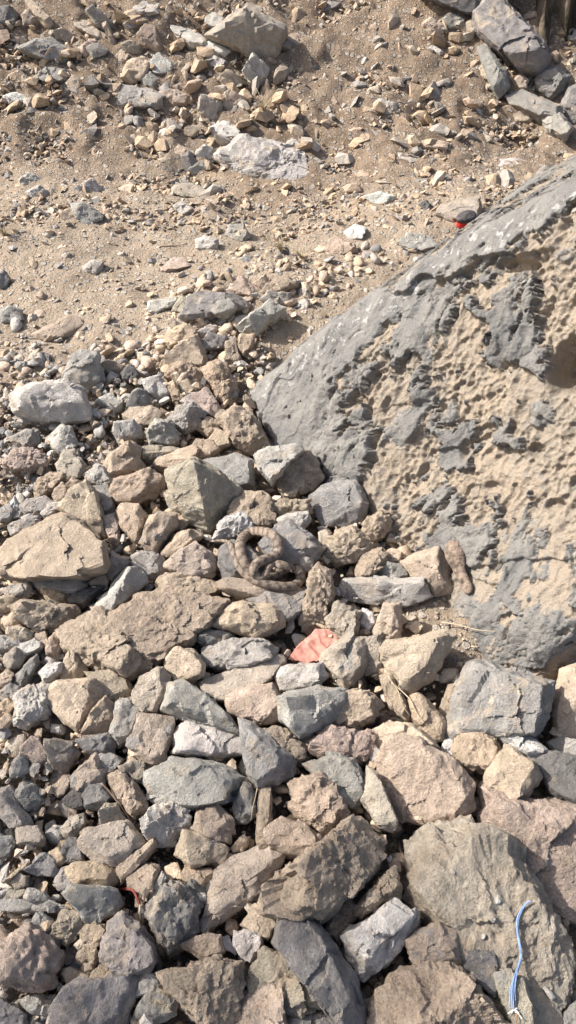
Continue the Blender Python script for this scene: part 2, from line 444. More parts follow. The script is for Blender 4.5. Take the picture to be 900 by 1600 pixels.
# ------------------------------------------------------------------ the stones one can tell apart
# crop, colour, patch share, options | outline | label   (outline in units of the survey crop it was read from)
CROPS = {'A': (0, 0, .5), 'B': (450, 0, .5), 'C': (0, 400, .5), 'D': (450, 400, .5), 'E': (0, 800, .5), 'F': (450, 800, .5),
         'G': (0, 1200, .5), 'H': (450, 1200, .5), 'X': (0, 0, 1.0), 'P': (0, 640, 260 / 900), 'Q': (0, 880, 260 / 900),
         'R': (0, 1120, 260 / 900), 'S': (0, 1340, 260 / 900), 'U': (200, 400, 260 / 900), 'W': (640, 820, 260 / 900)}
ROCKS = """
A m .4 apk662,108,.7/770,30,.8/885,92,.55|645,110 700,65 770,12 800,40 890,80 898,110 860,170 830,195 760,160 700,140|large wedge of tan rock with a pale slanting top edge, high on the hillside
A g .3 a|55,150 110,125 160,120 215,150 230,205 190,200 130,185 80,165|angular grey rock with a dark right side among the rubble at upper left
A t .1 r|385,225 400,190 440,180 470,195 465,230 440,255 405,248|rounded tan stone in the middle of the hillside rubble band
A b .2 a|430,110 455,78 480,85 510,150 495,162 440,140|brown pointed stone leaning above the rounded tan hillside stone
A t .2 ak.7|75,5 95,0 165,65 150,75 110,50|long pale tan flake pointing down right near the top left corner
A b .2|65,50 90,30 125,65 115,85 75,80|squat brown stone below the long pale flake at top left
A d .3 a|0,25 30,20 60,50 50,85 0,80|dark grey stone in the top left corner of the hillside
A b .1 |170,100 200,90 242,120 220,132 180,128|low brown stone between the dark grey rock and the slanted slabs at upper left
A m .2 ak.6|235,60 260,55 330,110 320,125 270,105 240,85|long tan slab slanting down right in the upper rubble band
A t .2 a|320,75 335,70 372,145 362,158 340,120|narrow upright tan flake beside the slanting slab in the upper rubble
A l .2 k.7|410,20 440,0 490,10 488,38 440,40|pale flat block at the top edge of the hillside
A l .3 k.8e|515,70 545,60 640,115 650,138 600,135 540,100|pale grey slab lying in the slope left of the large wedge rock
A l .2|640,60 670,42 700,60 690,85 650,82|small whitish block just left of the wedge rock's tip
A w .3 ak.7|635,135 665,128 715,155 700,168 650,160|whitish splinter slab under the wedge rock
A g .4 k.5|345,290 380,265 460,275 510,300 505,335 420,330|wide grey stone lying in the lower part of the hillside rubble band
A p .2|500,290 530,275 590,300 588,330 530,325|pinkish tan stone right of the wide grey hillside stone
A m .5 a|618,345 630,295 690,320 690,375 660,380|upright two-tone stone with a dark left face below the rubble band
A t .1|690,310 720,285 770,310 765,345 710,345|tan stone right of the upright two-tone hillside stone
A w .3 ak.5|655,400 700,382 745,395 745,428 700,430 670,420|whitish angular stone just above the long chalky outcrop
X l .3 k.6Rea|340,245 360,225 385,215 440,225 490,245 515,270 512,295 470,298 400,290 360,275|long chalky grey outcrop half buried in the slope above the path
A m .3 ak.7|535,605 550,578 600,575 665,600 650,615 580,615|flat tan slab casting a shadow on the slope left of the chalky outcrop
A g .3 a|225,640 260,635 320,670 315,690 265,700 240,680|grey angular stone with a tan neighbour at the foot of the left slope
A t .2|195,665 220,655 245,665 240,688 205,690|small tan stone touching the grey angular stone at the left slope foot
A l .2|615,750 640,738 680,755 675,780 640,785 618,775|round pale grey stone sitting alone on the path
A g .4 a|705,735 720,705 760,705 778,745 750,758|dark grey stone with a shadow on the path, right of the round pale one
A l .2|545,645 570,628 605,655 590,672 560,665|pale grey stone above the two stones on the path
A l .2|65,560 90,540 130,560 120,580 75,580|pale grey stone at the left edge of the slope, upper of two
A l .3|85,600 120,580 150,600 140,620 100,618|pale grey stone at the left edge of the slope, lower of two
A w .2 k.6|15,300 50,288 90,305 80,320 30,318|pale flat stone under the rubble at the left edge of the hillside
A t .1 k.5|140,500 170,490 195,505 185,520 150,515|small tan flat stone in the middle of the left slope
A l .2|260,575 290,560 320,590 305,605 270,600|pale pair-like stone lying mid-slope below the rubble band
A t .1|540,480 560,455 600,475 595,500 555,498|tan stone at the left tip of the chalky outcrop, nearer the rubble
A l .2|610,480 640,455 680,470 675,500 630,505|pale stone touching the left tip of the chalky outcrop
A g .2|590,530 620,510 655,525 645,545 605,545|grey stone just below the left tip of the chalky outcrop
A t .2|205,260 225,235 260,255 255,285 230,292|tan stone under the angular grey rock in the upper left rubble
A g .3 k.5|110,240 150,212 215,220 210,250 150,258|flat grey stone directly below the angular grey rock at upper left
A t .2 a|250,150 280,125 310,135 300,170 265,182|tan cornered stone right of the angular grey rock at upper left
A t .2 a|685,245 710,220 750,240 755,265 710,280|tan chunk under the right end of the rubble band, below the wedge
A l .3 a|760,225 790,170 840,215 830,260 790,270|pale ragged stone directly beneath the wedge rock's overhang
A t .3 k.4|350,185 380,160 400,175 385,200|small tan stone left of the rounded tan hillside stone
A b .2 a|375,140 405,128 450,145 445,170 400,168|brown shaded stone above the rounded tan hillside stone
A g .3 a|270,35 290,20 330,50 370,95 350,110 300,80|brownish grey slab leaning in the upper rubble left of centre
A t .2|395,40 420,25 455,45 440,62 405,60|tan stone under the pale block at the top edge
A l .3 a|470,200 500,170 540,200 530,230 490,235|pale mottled stone right of the rounded tan hillside stone
A g .3 a|445,250 470,228 495,250 485,272 455,270|small dark grey stone below right of the rounded tan hillside stone
A t .1|540,205 560,190 582,205 575,225 550,225|small rounded tan stone in the rubble left of the wedge
A b .2 a|540,275 565,260 600,280 590,300 555,295|orange brown stone at the lower edge of the rubble band
A l .1|648,180 670,172 698,190 690,208 660,205|cream stone in the rubble directly left of the wedge's lower corner
B s .35 a|575,40 620,0 660,-15 720,50 800,130 820,185 780,225 720,225 640,150 590,110|large blue-grey boulder with a brown lower face near the top right corner
B d .3|400,-25 490,-30 595,0 590,40 560,42 500,15|dark grey boulder cut by the top edge, left of the large blue-grey one
B s .3 k.5L|590,150 620,140 680,220 690,270 660,300 625,240|grey slab slanting down right below the large blue-grey boulder
B s .3 L|770,255 790,215 850,210 878,240 850,290 820,312 790,290|rounded grey boulder below the large blue-grey one, near the right edge
B s .3 k.6L|685,300 740,285 850,330 860,370 790,365 700,325|low smooth grey slab under the rounded grey boulder at upper right
B s .3 L|855,330 880,270 940,250 940,400 880,390|grey boulder cut by the right edge above the big pitted boulder
B g .3 k.6L|795,365 850,350 890,400 870,430 810,400|pale grey slab end just above the pitted boulder's ridge
B t .1|705,255 725,235 750,250 745,278 715,280|small tan stone tucked left of the rounded grey boulder at upper right
B t .1|690,335 715,325 745,335 735,355 700,352|cream stone on the bank, upper of two at right
B t .2|705,362 735,355 760,368 750,380 715,380|cream stone on the bank, lower of two at right
B l .3 a|255,330 285,310 345,325 345,355 300,365|pale angular stone on the bank right of the hillside centre
X m .3 ak.4|682,335 690,322 720,312 745,308 750,322 748,345 715,346|brownish grey block behind the red plastic scrap above the boulder ridge
B d .2 a|410,640 430,625 450,645 445,665 415,662|small dark cube-like stone left of the red plastic scrap
B l .3 k.7e|610,525 640,500 720,495 780,530 760,548 680,545|pale half-buried rock at the foot of the dark bank
B t .2 k.8|395,445 440,435 495,445 490,465 420,460|thin tan ledge stone at the foot of the bank
B w .2 k.5|245,612 290,600 330,615 320,635 270,640|whitish flat stone on the path right of centre
B t .3 k.4|570,205 600,192 640,230 635,250 600,245|tan stone under the grey slanting slab on the bank
B l .3|855,110 890,90 940,85 940,130 880,130|pale rock at the right edge in front of the dark cliff
B b .2 a|120,775 150,742 200,760 215,790 170,805 130,800|brown block on the path just above the pitted boulder's ridge
B l .3 k.4|350,760 380,730 440,740 460,765 420,782 370,780|pale grey stone against the top of the pitted boulder's ridge
B w .2 k.5|180,725 210,703 240,715 230,742 195,745|whitish stone on the path left of the boulder ridge
B l .2 k.6|0,445 20,435 38,450 30,478 0,475|pale stone at the upper right end of the chalky outcrop
B l .2 k.6|240,425 265,410 292,425 280,440 250,440|small pale slab stone on the bank above the path
B b .3 k.6|0,115 30,108 70,140 50,150 0,140|brown ledge stone on the hillside right of the wedge rock
B t .2|420,75 450,55 490,80 480,105 440,100|tan stone at the top of the right bank
B g .3|480,60 510,40 545,60 535,85 495,85|grey stone at the top of the right bank beside the big boulder
B t .3|540,85 575,60 610,75 590,100 555,105|cream stone touching the left side of the large blue-grey boulder
B l .2|425,160 450,145 480,160 470,180 435,175|pale stone lying on the right bank's brown soil
C l .3 Lk.45pk60,440,.5/110,400,.55/215,395,.55/270,450,.5/60,470,.4|35,430 110,395 210,390 260,420 285,470 270,505 190,515 120,505 50,490 35,460|big pale flat-topped rock standing alone at left where path meets rubble
C g .2 ak.2|195,390 215,330 245,295 305,300 325,390 300,430 240,410|grey upright pointed rock behind the pale flat-topped rock
C l .2|260,35 290,15 320,20 315,45 295,57 268,48|small pale grey stone with a clear shadow alone on the path
C s .2|0,55 12,48 30,70 20,95 0,98|dark grey stone at the left edge beside the path
C g .3|0,170 30,158 65,170 70,200 30,208 0,205|grey stone at the left edge where rubble begins
C b .2 k.75e|95,245 150,220 200,190 230,178 255,210 230,240 150,262|low brown rock half buried in the path left of centre
U p .2 k.75e|175,75 240,15 290,10 340,50 280,65 210,82|low pinkish mound of rock rising from the path
U s .35 k.6a|285,330 340,215 400,200 560,205 615,240 630,280 560,300 440,310 360,335|broad flat grey slab left of the pitted boulder's upper tip
U g .3 k.6L|455,290 490,245 560,235 580,275 540,310 480,310|small grey slab lying on the broad flat grey slab
U p .1 a|545,190 610,105 660,140 725,190 690,220 620,210|pinkish tan pyramid-shaped stone behind the broad grey slab
U l .2 k.7|110,290 120,245 250,225 265,250 160,300|pale flat stone on the path left of the broad grey slab
U m .3 a|240,290 290,215 325,240 300,300|narrow tan and grey stone between the pale flat stone and broad grey slab
U o .1 k.4|200,460 215,410 310,365 365,400 360,440 290,470 230,490|orange-tan rock, the upper of a stacked pair left of the boulder tip
U t .1 ak.4|155,605 260,495 370,430 410,510 435,590 400,610 260,580|large smooth tan rock below the orange-tan one left of the boulder tip
U o .2 R|210,650 250,580 330,580 400,620 370,665 280,685|rough tan rock tucked under the large smooth tan rock
U d .1 a|355,735 430,625 445,640 440,690 400,725|dark slate splinter standing between two tan rocks
U o .15 R|400,610 470,575 540,585 560,650 595,720 580,790 520,795 460,700|tall rough tan rock beside the boulder's left end
U p .3 a|300,790 360,745 430,725 500,830 480,880 400,850|pinkish grey block below the dark slate splinter
U l .5 ak.4|590,380 650,330 760,245 850,285 790,320 740,360 700,420 640,420|white and grey angular rock leaning on the boulder's upper tip
U o .1|590,480 610,425 680,430 670,490 625,530|orange tan stone wedged against the boulder below its tip
U b .2 R|530,560 530,470 580,445 600,530 610,550 570,585|brownish tan stone beside the orange one near the boulder tip
U g .3|400,490 440,425 530,435 510,490 430,505|grey stone right of the orange-tan rock
U l .1 k.5|375,410 440,375 475,380 460,415 400,420|small whitish flat stone above the grey one near the boulder tip
U t .2|690,140 740,100 755,150 725,185|small tan stone right of the pinkish pyramid stone
U t .2 R|730,190 760,150 800,130 880,130 895,170 830,190 770,210|pale tan rough stone above the white and grey angular rock
U g .4 a|720,235 770,190 870,200 872,250 790,258|grey cracked stone behind the boulder's upper tip
U s .2|0,770 50,720 110,740 115,790 60,835 0,830|round blue-grey stone in the rubble below the big tan pair
U l .3 k.5|80,670 170,650 230,740 160,770 100,720|pale flat stone upper right of the round blue-grey stone
U o .2|210,700 250,685 305,770 290,800 250,790|narrow orange tan stone right of the pale flat one
U b .2|265,680 330,670 365,700 340,750 290,735|brown stone between the orange narrow one and the slate splinter
C b .3|310,345 340,325 385,345 375,375 330,370|dark brown stone in the hollow right of the grey upright rock
C d .2|380,365 405,340 432,365 420,392 390,385|small dark stone in the hollow right of the grey upright rock
C l .2 k.5|300,455 340,433 378,455 375,478 340,485|pale flat stone right of the pale flat-topped rock
C g .4 R|525,510 555,470 600,462 635,490 620,530 580,548 550,535|craggy grey stone left of the large pale tan block by the boulder
C t .1 R|618,540 640,505 685,520 682,545 650,562|rough tan stone left of the large pale tan block, upper of two
C t .2|650,575 680,540 715,560 718,590 690,602|tan stone left of the large pale tan block, lower of two
C t .15 Rk.3|690,510 735,460 780,480 810,520 840,590 800,625 750,612 715,570|large pale tan rough block leaning on the boulder's left end
X l .35 k.5aL|400,712 420,700 468,693 471,705 450,725 425,752 410,735|pale greenish grey wedge stone below the boulder's left end
X t .45 R|428,740 455,712 485,708 505,740 490,765 450,777 435,762|tan cracked cube-like stone at the boulder foot under the grey wedge
C s .2 a|640,640 740,620 790,640 795,720 760,730 700,680|dark grey slab in shade behind the two-faced block
X m .3 ak.2pk303,722,.75/318,795,.65/268,742,.45/280,790,.35|257,735 303,714 345,735 382,768 352,808 325,836 300,815 268,800|large two-faced block, left face sunlit tan and right face dark grey
X t .2 R|352,815 375,770 410,768 425,790 420,820 385,828|rough tan stone right of the two-faced block, above the snake
P t .1 ak.3|545,335 600,240 690,175 760,200 775,320 680,340 590,375|blocky tan rock with a flat sunlit top, above the lumpy one
P t .1 Rr|595,440 620,380 720,345 800,320 880,360 890,420 820,490 720,515 620,500|lumpy rounded tan rock left of the two-faced block
C m .3 k.8a|440,600 480,590 565,600 550,614 470,632 440,624|thin flat slab with a dark edge above the lumpy tan rock
C t .2 k.7|475,640 540,615 600,590 630,595 610,630 540,662|long tan flat stone right of the thin flat slab
C g .4 R|458,550 490,515 530,512 560,565 545,590 470,585|grey rough stone below the pale one, above the thin flat slab
P g .3 a|622,70 720,60 755,100 750,145 650,195 620,130|grey flat-faced stone above the blocky tan rock
C t .3 k.4|385,500 410,475 470,470 505,490 490,525 430,530|pale tan stone above the grey flat-faced stone
C o .2|590,610 620,580 660,580 682,605 650,628 610,625|tan stone above the dark grey shaded slab
P l .1 k.5|265,145 340,85 385,100 410,150 405,195 330,240 290,210|smooth pale hexagonal stone below the pale flat-topped rock
P m .4 a|305,295 350,230 400,220 440,260 470,330 440,365 380,365 310,320|grey and tan faceted stone just below the smooth hexagonal stone
P p .2 k.4R|20,290 90,215 180,205 250,250 240,300 150,330 60,330|pinkish tan lump at the left edge beside the faceted stone
P g .3 a|60,150 140,110 200,120 205,180 130,215 70,200|grey block at left beneath the pale flat-topped rock
P t .3 R|185,400 260,350 320,335 350,370 290,440 200,470|knobbly tan stone at left above the large tan ridge rock
P b .2 r|280,460 330,395 375,430 360,480 300,500|brown egg-like stone next to the tip of the tan ridge rock
P b .1 r|350,400 390,372 432,385 412,430 380,440|small brown stone above the tip of the tan ridge rock
P g .3 k.5|110,530 150,485 250,470 290,500 230,550 130,560|flat grey stone above the big tan block at the left edge
P l .2 k.6|225,550 260,510 330,505 290,560 240,590|pale grey wedge resting on the big tan block's upper slope
P l .2 k.6|120,580 200,540 230,560 200,600 130,602|pale stone above the big tan block, between two grey ones
P g .1 k.6|40,630 100,600 200,595 215,615 150,650 60,670|smooth blue-grey flat stone above the big tan block at the left edge
P w .1|45,530 80,475 105,520 90,565|small white upright stone near the left edge above the big tan block
P s .2|0,540 40,510 75,550 50,590 0,600|grey stone at the left edge beside the small white upright stone
P g .2 a|510,420 580,410 610,480 615,560 570,565 530,490|grey square-faced stone right of the tan ridge rock's tip
P p .4|555,580 620,565 645,620 640,740 600,720 570,650|narrow pinkish stone standing in the dark gap beside the big tan block
P t .2 ak.3|625,545 660,515 750,520 790,580 740,740 690,690 650,620|tan shield-shaped stone between the dark gap and the two-tone stone
P t .45|770,690 800,590 860,560 950,580 945,640 880,700 840,780 790,750 760,720|tan and grey two-tone stone left below the two-faced block
P g .3|460,360 520,300 560,310 620,390 560,415 490,390|grey shaded stone left under the blocky tan rock
P t .15 ak.25|315,540 400,430 470,390 510,440 560,570 578,690 540,690 470,610 390,570|tan ridge rock with a peaked top rising from the big tan block
P b .1 k.45a|-40,740 0,720 130,670 280,565 330,555 440,600 500,640 550,690 580,760 575,880 450,910 250,900 60,910 -40,860|biggest tan block at the left edge, with a broad sunlit face
E o .1 |510,0 560,-20 605,-12 602,20 570,55 530,52|small tan stone above the tan triangle left of the snake's tail
E t .1 k.4|495,135 560,65 600,55 630,75 590,112 540,142|tan triangular stone just left of the snake's tail
E p .2 k.3|510,165 560,125 610,92 660,130 680,170 655,215 600,205 540,188|pinkish tan rock left of the snake below its tail
E g .3 k.4|410,140 440,125 510,135 515,165 500,200 460,215 430,190|grey rock left of the pinkish tan rock
E m .3 a|350,125 400,150 410,165 350,215 340,190|brownish grey stone in the dark gap below the pinkish narrow stone
Q l .25 ak.2pk700,30,.6/650,130,.6/600,255,.5/540,240,.4|500,245 560,190 690,15 740,20 780,80 790,110 640,230 600,275 560,270|pale blue-grey blade of rock with a dark right face left of the snake
E t .2 Rk.4|490,215 520,190 600,205 665,215 682,245 640,262 560,250 500,240|rough tan bar of rock lying under the pinkish tan rock
E b .05 Rk.45T.35|305,370 345,315 430,255 520,240 640,262 735,275 690,320 660,360 610,410 520,455 470,482 380,425 315,400|biggest brown coarse-grained rock, lower left of the snake
E t .1 Rk.6|180,375 240,330 310,315 345,320 320,370 370,425 475,470 470,500 400,522 300,490 200,420|tan crusty rock beneath the biggest brown rock's left side
E t .1 k.3pk680,350,.4/760,290,.6/850,300,.5/870,345,.4/760,350,.55|658,355 700,300 760,280 850,290 888,325 885,355 840,375 800,392 720,370|pale tan faceted rock below the snake, right of the biggest brown rock
E s .2 a|615,395 640,365 690,368 725,385 700,410 650,430|dark grey stone under the pale tan faceted rock
E g .2 Rk.4|625,450 650,425 730,395 800,400 855,430 850,455 780,470 720,495 650,475|wavy grey rock with hollows, below the pale tan faceted rock
E t .1 r|512,460 545,425 600,430 640,475 635,510 590,532 540,525 515,490|rounded tan stone at the biggest brown rock's lower right corner
E m .2 k.75T.3|625,530 700,500 870,445 885,470 850,520 780,570 700,590 640,560|flat brownish slab under the wavy grey rock
E t .15 ak.3pk720,590,.45/850,545,.6/870,600,.55/800,655,.45|705,585 750,550 850,535 885,600 895,635 840,660 800,670 720,625|tan rock with a sharp shaded right edge under the flat brownish slab
E g .3 k.6|505,620 525,530 570,525 640,570 720,640 745,690 600,655|large grey slab with a straight left edge in lower middle left
E m .4 a|415,570 440,520 490,490 530,510 520,580 490,630 450,635 420,600|grey-faced tan rock under the rounded tan stone
E t .1 ak.4pk180,540,.5/280,525,.6/270,610,.55/235,670,.4|135,590 180,530 280,515 330,545 325,590 270,620 245,685 190,640|tan kite-shaped rock with a dark right side at lower left
E b .4|265,500 350,495 400,525 415,560 370,600 330,590 320,545|brown shaded stone right behind the kite-shaped rock
E o .1|255,690 290,620 330,578 362,605 355,660 320,695 270,700|tan stone right of the kite-shaped rock's lower tip
E g .25 a|345,685 365,600 410,583 445,615 440,640 410,700 375,722|grey stone with a pale face right of the small tan one, lower left
E p .35 k.4a|408,735 425,670 445,640 545,635 530,740 515,785 450,785|pinkish grey slab standing left of the pale grey slab
E l .15 k.55a|540,755 550,680 600,645 680,660 765,715 755,750 690,765|pale grey slab with a shaded lower edge, above the big grey block
X s .15 k.45a|375,1125 395,1130 465,1185 455,1215 405,1232 390,1215 382,1180|smooth blue-grey triangular slab in the lower middle
Q g .2 k.7|165,95 270,45 400,65 465,100 460,140 400,165 330,155 220,140|flat grey stone below the biggest tan block's lower edge
Q o .1 a|225,130 330,150 360,175 310,230 250,190|small orange tan chip under the flat grey stone
Q d .2 ak.5|380,200 440,150 520,118 565,125 500,175 450,225 400,215|dark slate flake left of the pale blue-grey blade
Q t .1|485,100 560,50 580,70 575,115 500,122|small tan stone between the dark slate flake and the biggest tan block
Q t .2 R|75,240 130,205 240,210 330,255 420,230 435,270 400,300 300,345 230,370 150,330 90,290|long knobbly tan rock below the flat grey stone at left
Q t .1 r|25,310 60,265 130,240 140,290 100,330 40,340|smooth cream stone at the left end of the knobbly tan rock
Q m .4|20,140 90,110 150,95 175,150 130,190 60,180|greyish stone at the left edge above the knobbly tan rock
Q t .1|-10,190 60,180 100,200 60,250 -10,260|tan stone at the left edge just above the smooth cream stone
Q t .2|50,350 110,340 185,375 150,420 100,440 60,400|tan stone below the smooth cream stone at left
Q l .3 k.5|-10,400 60,395 95,435 60,465 -10,470|pale stone at the left edge below the tan one
Q l .2 ak.6|80,460 180,415 225,430 225,460 140,505|pale flat slab tilted over a dark gap near the left edge
Q m .2 r|25,500 80,460 130,500 110,550 60,570 30,540|rounded greyish tan stone left of the tilted pale slab
Q s .3 a|80,640 90,600 150,530 200,490 205,540 170,605 150,640 120,670|grey blade with a tan end near the left edge
Q w .2 k.4|205,590 270,540 325,545 320,590 280,630 240,640|bright pale blue stone left of the tall tan wedge
Q t .1 Rr|250,470 265,410 310,385 335,440 320,500 280,520|rough tan egg-shaped stone left of the crusty rock
Q t .2 ak.2pk400,450,.6/400,520,.6/410,560,.5|330,560 400,440 440,490 465,570 440,610 330,630|tall tan wedge below the crusty rock's left end
Q b .3|190,390 240,375 270,430 240,460 200,430|brown shaded stone left of the rough egg-shaped stone
Q l .35 R|75,730 120,680 220,655 280,670 240,760 255,830 160,870 90,860|pale grey double-lobed rock left of the kite-shaped rock
Q g .2|-10,700 60,655 110,670 90,720 30,745|grey stone near the left edge above the double-lobed rock
Q t .2|-10,620 40,570 75,600 50,660 -10,660|tan stone at the left edge below the greyish rounded stone
Q o .2|-10,770 40,735 75,770 40,820 -10,820|tan stone at the left edge beside the double-lobed rock
Q t .2|-10,850 40,820 70,850 40,890 -10,895|cream stone at the left edge where the shade begins
R p .3 k.4|110,170 170,115 210,110 240,190 265,240 200,260 145,250|pinkish grey stone in the shaded lower left scree
R m .3|240,120 290,130 400,140 430,190 400,240 355,295 290,280 250,200|greyish tan pitted stone below the kite-shaped rock
R s .3 k.4|415,125 460,105 580,90 620,140 615,200 540,205 470,190|blue-grey stone below the small tan one, lower left
R g .2|55,270 110,200 145,230 150,290 110,315 60,320|small grey faceted stone near the left edge in shade
R s .1|90,420 130,360 180,365 230,450 190,500 140,495 95,450|blue-grey pointed stone above the grey flat slab at left
R g .2 k.7|-10,400 60,380 175,570 150,595 50,590 -10,480|grey flat slab at the left edge with speckled surface
R m .3 k.6|90,600 200,600 240,660 220,685 100,685|flat brownish stone below the grey speckled slab
R p .2 k.6|385,380 430,270 520,200 575,300 555,370 440,400|pinkish tan flat stone above the dark blue pebble pair
R d .2|340,450 390,400 440,405 445,490 380,492|dark blue stone, left one of a pair in the scree
R s .3|440,430 480,370 560,360 595,440 540,500 460,490|grey stone, right one of a dark pair in the scree
R t .2|290,385 340,320 390,340 350,410 310,430|small tan stone left of the pinkish flat stone
R g .3|540,210 600,200 660,230 630,290 580,310|grey stone above the tan oblong rock in lower left
R m .3|650,270 700,240 780,245 790,320 740,345 670,310|tan and grey stone left of the big grey block
R t .1 Rk.4|575,320 640,295 690,320 800,460 790,500 720,550 640,470|tan oblong rock slanting down right beside the big grey block
R m .2 k.3|545,520 580,465 630,470 675,560 600,605 550,595|rounded brownish stone below the oblong rock
R m .2|330,600 380,540 450,525 465,570 400,655 350,635|greyish tan cube-like stone in the shaded scree
R m .25 k.6a|430,670 480,610 570,615 680,570 730,600 785,690 640,820 520,780 440,710|tan-grey layered slab in the lower left, with a thin bar beside it
R t .1 ak.4|640,825 740,730 830,675 840,700 780,790 660,900|thin tan bar of rock along the layered slab's lower edge
R s .1|140,835 200,760 260,740 300,790 280,850 200,860|dark blue-grey shell-shaped stone at lower left
R s .2|345,735 375,665 415,660 450,770 370,795|blue-grey lump left of the layered slab
R o .1 r|270,735 320,710 360,780 310,805 285,785|small orange brown pebble beside the shell-shaped stone
R s .1|-10,650 60,645 85,690 50,745 -10,765|blue-grey stone at the left edge below the speckled slab
R t .2 ak.5|25,890 80,830 160,785 150,812 60,882|thin tan flake standing on edge near the left border
S o .15 k.4|360,65 420,25 500,15 560,20 650,85 640,130 590,160 450,155 370,130|orange-tan flat rock under the layered slab
S g .3 k.4|290,130 330,70 400,40 380,80 370,140 390,165 320,165|grey stone partly under the orange-tan flat rock
S g .3 k.3|340,195 400,150 580,160 640,180 670,245 630,290 520,350 470,350 380,240|broad grey rock directly below the orange-tan flat rock
S b .2|690,110 790,40 850,50 860,90 800,220 750,200 700,160|brown stone above the red thread in lower left
S l .2 a|800,210 870,85 895,110 890,150 820,240|pale grey splinter right of the brown stone over the red thread
S m .3 R|285,380 350,285 460,300 470,345 440,400 360,480 320,440|knobbly tan-grey stone above the large pinkish rock
S g .2|160,360 220,295 280,345 290,380 230,440 180,400|grey pyramid-like stone behind the large pinkish rock
S b .3|440,430 510,345 570,370 540,450 500,490 450,460|brown-grey stone left of the blue and tan boulder-like rock
S p .15 Rrk.35|-40,450 0,435 150,370 200,395 345,520 340,570 280,690 190,735 60,710 0,670 -40,650|large pinkish rounded rock at the left edge near the bottom
S s .55 Rk.3|540,480 590,360 660,312 720,330 840,470 850,560 780,610 660,655 600,600 545,560|blue-grey and tan egg-shaped rock near the bottom left
S s .3 k.5a|270,820 350,750 345,700 420,660 480,700 700,650 745,620 760,660 720,760 690,880 650,950 270,950|broad blue-grey slab at the bottom edge, left
S l .3|110,780 150,745 310,745 330,790 270,860 190,850|grey and cream stone between the large pinkish rock and bottom slab
S s .2|-40,780 0,760 100,820 145,880 145,950 -40,950|blue-grey rock in the bottom left corner
S b .1 a|485,690 540,565 620,630 600,680 560,700|brown wedge under the egg-shaped blue-grey rock
S b .2|335,600 380,590 490,640 480,660 380,690 340,650|brown shaded stone right of the large pinkish rock
S b .4 R|425,560 460,490 520,500 530,570 490,625 450,610|small brown-grey rough stone left of the egg-shaped rock
S l .2 a|730,750 780,610 890,680 880,720 790,730|pale grey stone between the bottom slab and the brown rough block
S t .4 a|730,850 790,730 880,725 960,760 950,850 860,890 740,880|cream and grey blocky stone at the bottom, right of the broad slab
S m .2 k.7|20,210 60,175 150,180 140,210 60,235|flat tan stone near the left border above the thin grey slab
S l .2 k.4|135,220 160,170 240,190 260,230 180,242|pale stone right of the flat tan one above the thin slab
S m .2|70,130 110,90 145,110 140,150 90,170|small brownish stone above the flat tan one at the left border
S g .2 k.8T.25|-20,240 260,235 360,275 340,290 200,268 60,272 -20,285|long thin grey slab lying edge-on at the left border
S d .2|250,430 290,400 335,450 300,500 260,470|dark stone right behind the large pinkish rock
G g .15 ak.3|455,10 540,-30 680,-20 745,30 730,100 640,128 540,128 470,100|big blue-grey block with a flat top in the lower left middle
G l .35 Rk.3|437,160 470,135 550,110 588,130 580,190 540,235 480,238 450,200|rounded grey and white stone below the big blue-grey block
G s .5 R|462,455 490,400 540,357 585,370 610,430 622,515 570,545 525,588 490,530|blue-grey rock with a rough tan right flank, lower left middle
G m .15 k.7T.25a|615,500 640,450 670,320 740,270 800,250 895,265 880,310 830,390 730,440 690,480 640,515|wide flat greyish tan slab above the white flake
G b .1 Rk.45|490,645 560,625 680,590 755,610 762,640 760,780 720,830 640,830 590,760 540,690|large brown rough block at the bottom, left of the pinkish one
G p .2 Rk.4|735,760 745,720 850,675 880,690 900,800 890,840 735,840|pinkish tan block at the bottom edge, left of centre
G t .3|757,490 800,435 855,445 862,490 835,535 790,515|rounded tan stone just above the white stone
G w .1 a|732,560 740,515 800,508 820,530 815,560 785,605 755,590|bright white angular stone beside the white flake
G b .1 |570,560 610,530 690,525 700,580 640,598|brown stone under the white flake
G b .3|250,520 275,487 330,490 320,545 280,560|dark brown stone left of the egg-shaped blue-grey rock
G s .2 a|725,130 760,45 785,60 802,140 770,170 735,160|grey wedge right of the big blue-grey block
G b .2 a|800,200 812,70 845,68 850,150 835,245 805,245|tall narrow tan stone below the smooth triangular slab
G t .25 a|552,270 580,200 640,205 715,250 690,290 600,312|tan-brown rock left above the wide flat slab
G b .1 k.5|600,190 620,135 680,115 725,160 720,230 660,225|brown earthy rock under the big blue-grey block
G o .2 k.5|550,345 580,318 650,315 668,335 640,372 580,360|orange tan stone between blue-grey rock and the wide flat slab
G s .1|575,390 600,350 630,360 648,410 620,450 590,430|blue stone on the left edge of the wide flat slab
G t .1|835,420 860,340 905,300 930,330 900,430 860,445|tan stone right of the wide flat slab
G g .2 k.5|222,40 250,0 320,0 332,30 300,70 240,72|tan-grey stone in the scree left of the tan oblong rock
X s .3 k.3|485,775 515,755 555,750 575,785 570,815 545,822 505,818|large grey rock with a tan right side at the boulder foot
F l .3 a|250,755 280,740 315,765 312,790 280,795|small mottled white stone tight against the boulder foot
X t .2 R|425,790 440,780 480,782 485,800 465,812 430,805|tan stone between the tan cracked cube and the grey rock behind the snake
F t .1 Rr|230,60 250,20 285,0 318,15 322,50 295,85 260,88 235,75|rounded tan stone touching the boulder foot right of the large grey rock
F t .15 R|110,115 150,60 200,45 255,100 262,125 220,150 150,155 120,140|rough tan rock right of the grey rock behind the snake
X s .3 k.4|405,850 420,830 450,812 490,838 503,858 495,872 460,882 425,880|smooth grey rock behind and under the snake's coils
X w .3 R|335,845 345,812 375,802 398,815 400,830 370,838 350,846|whitish rough stone under the snake's tail
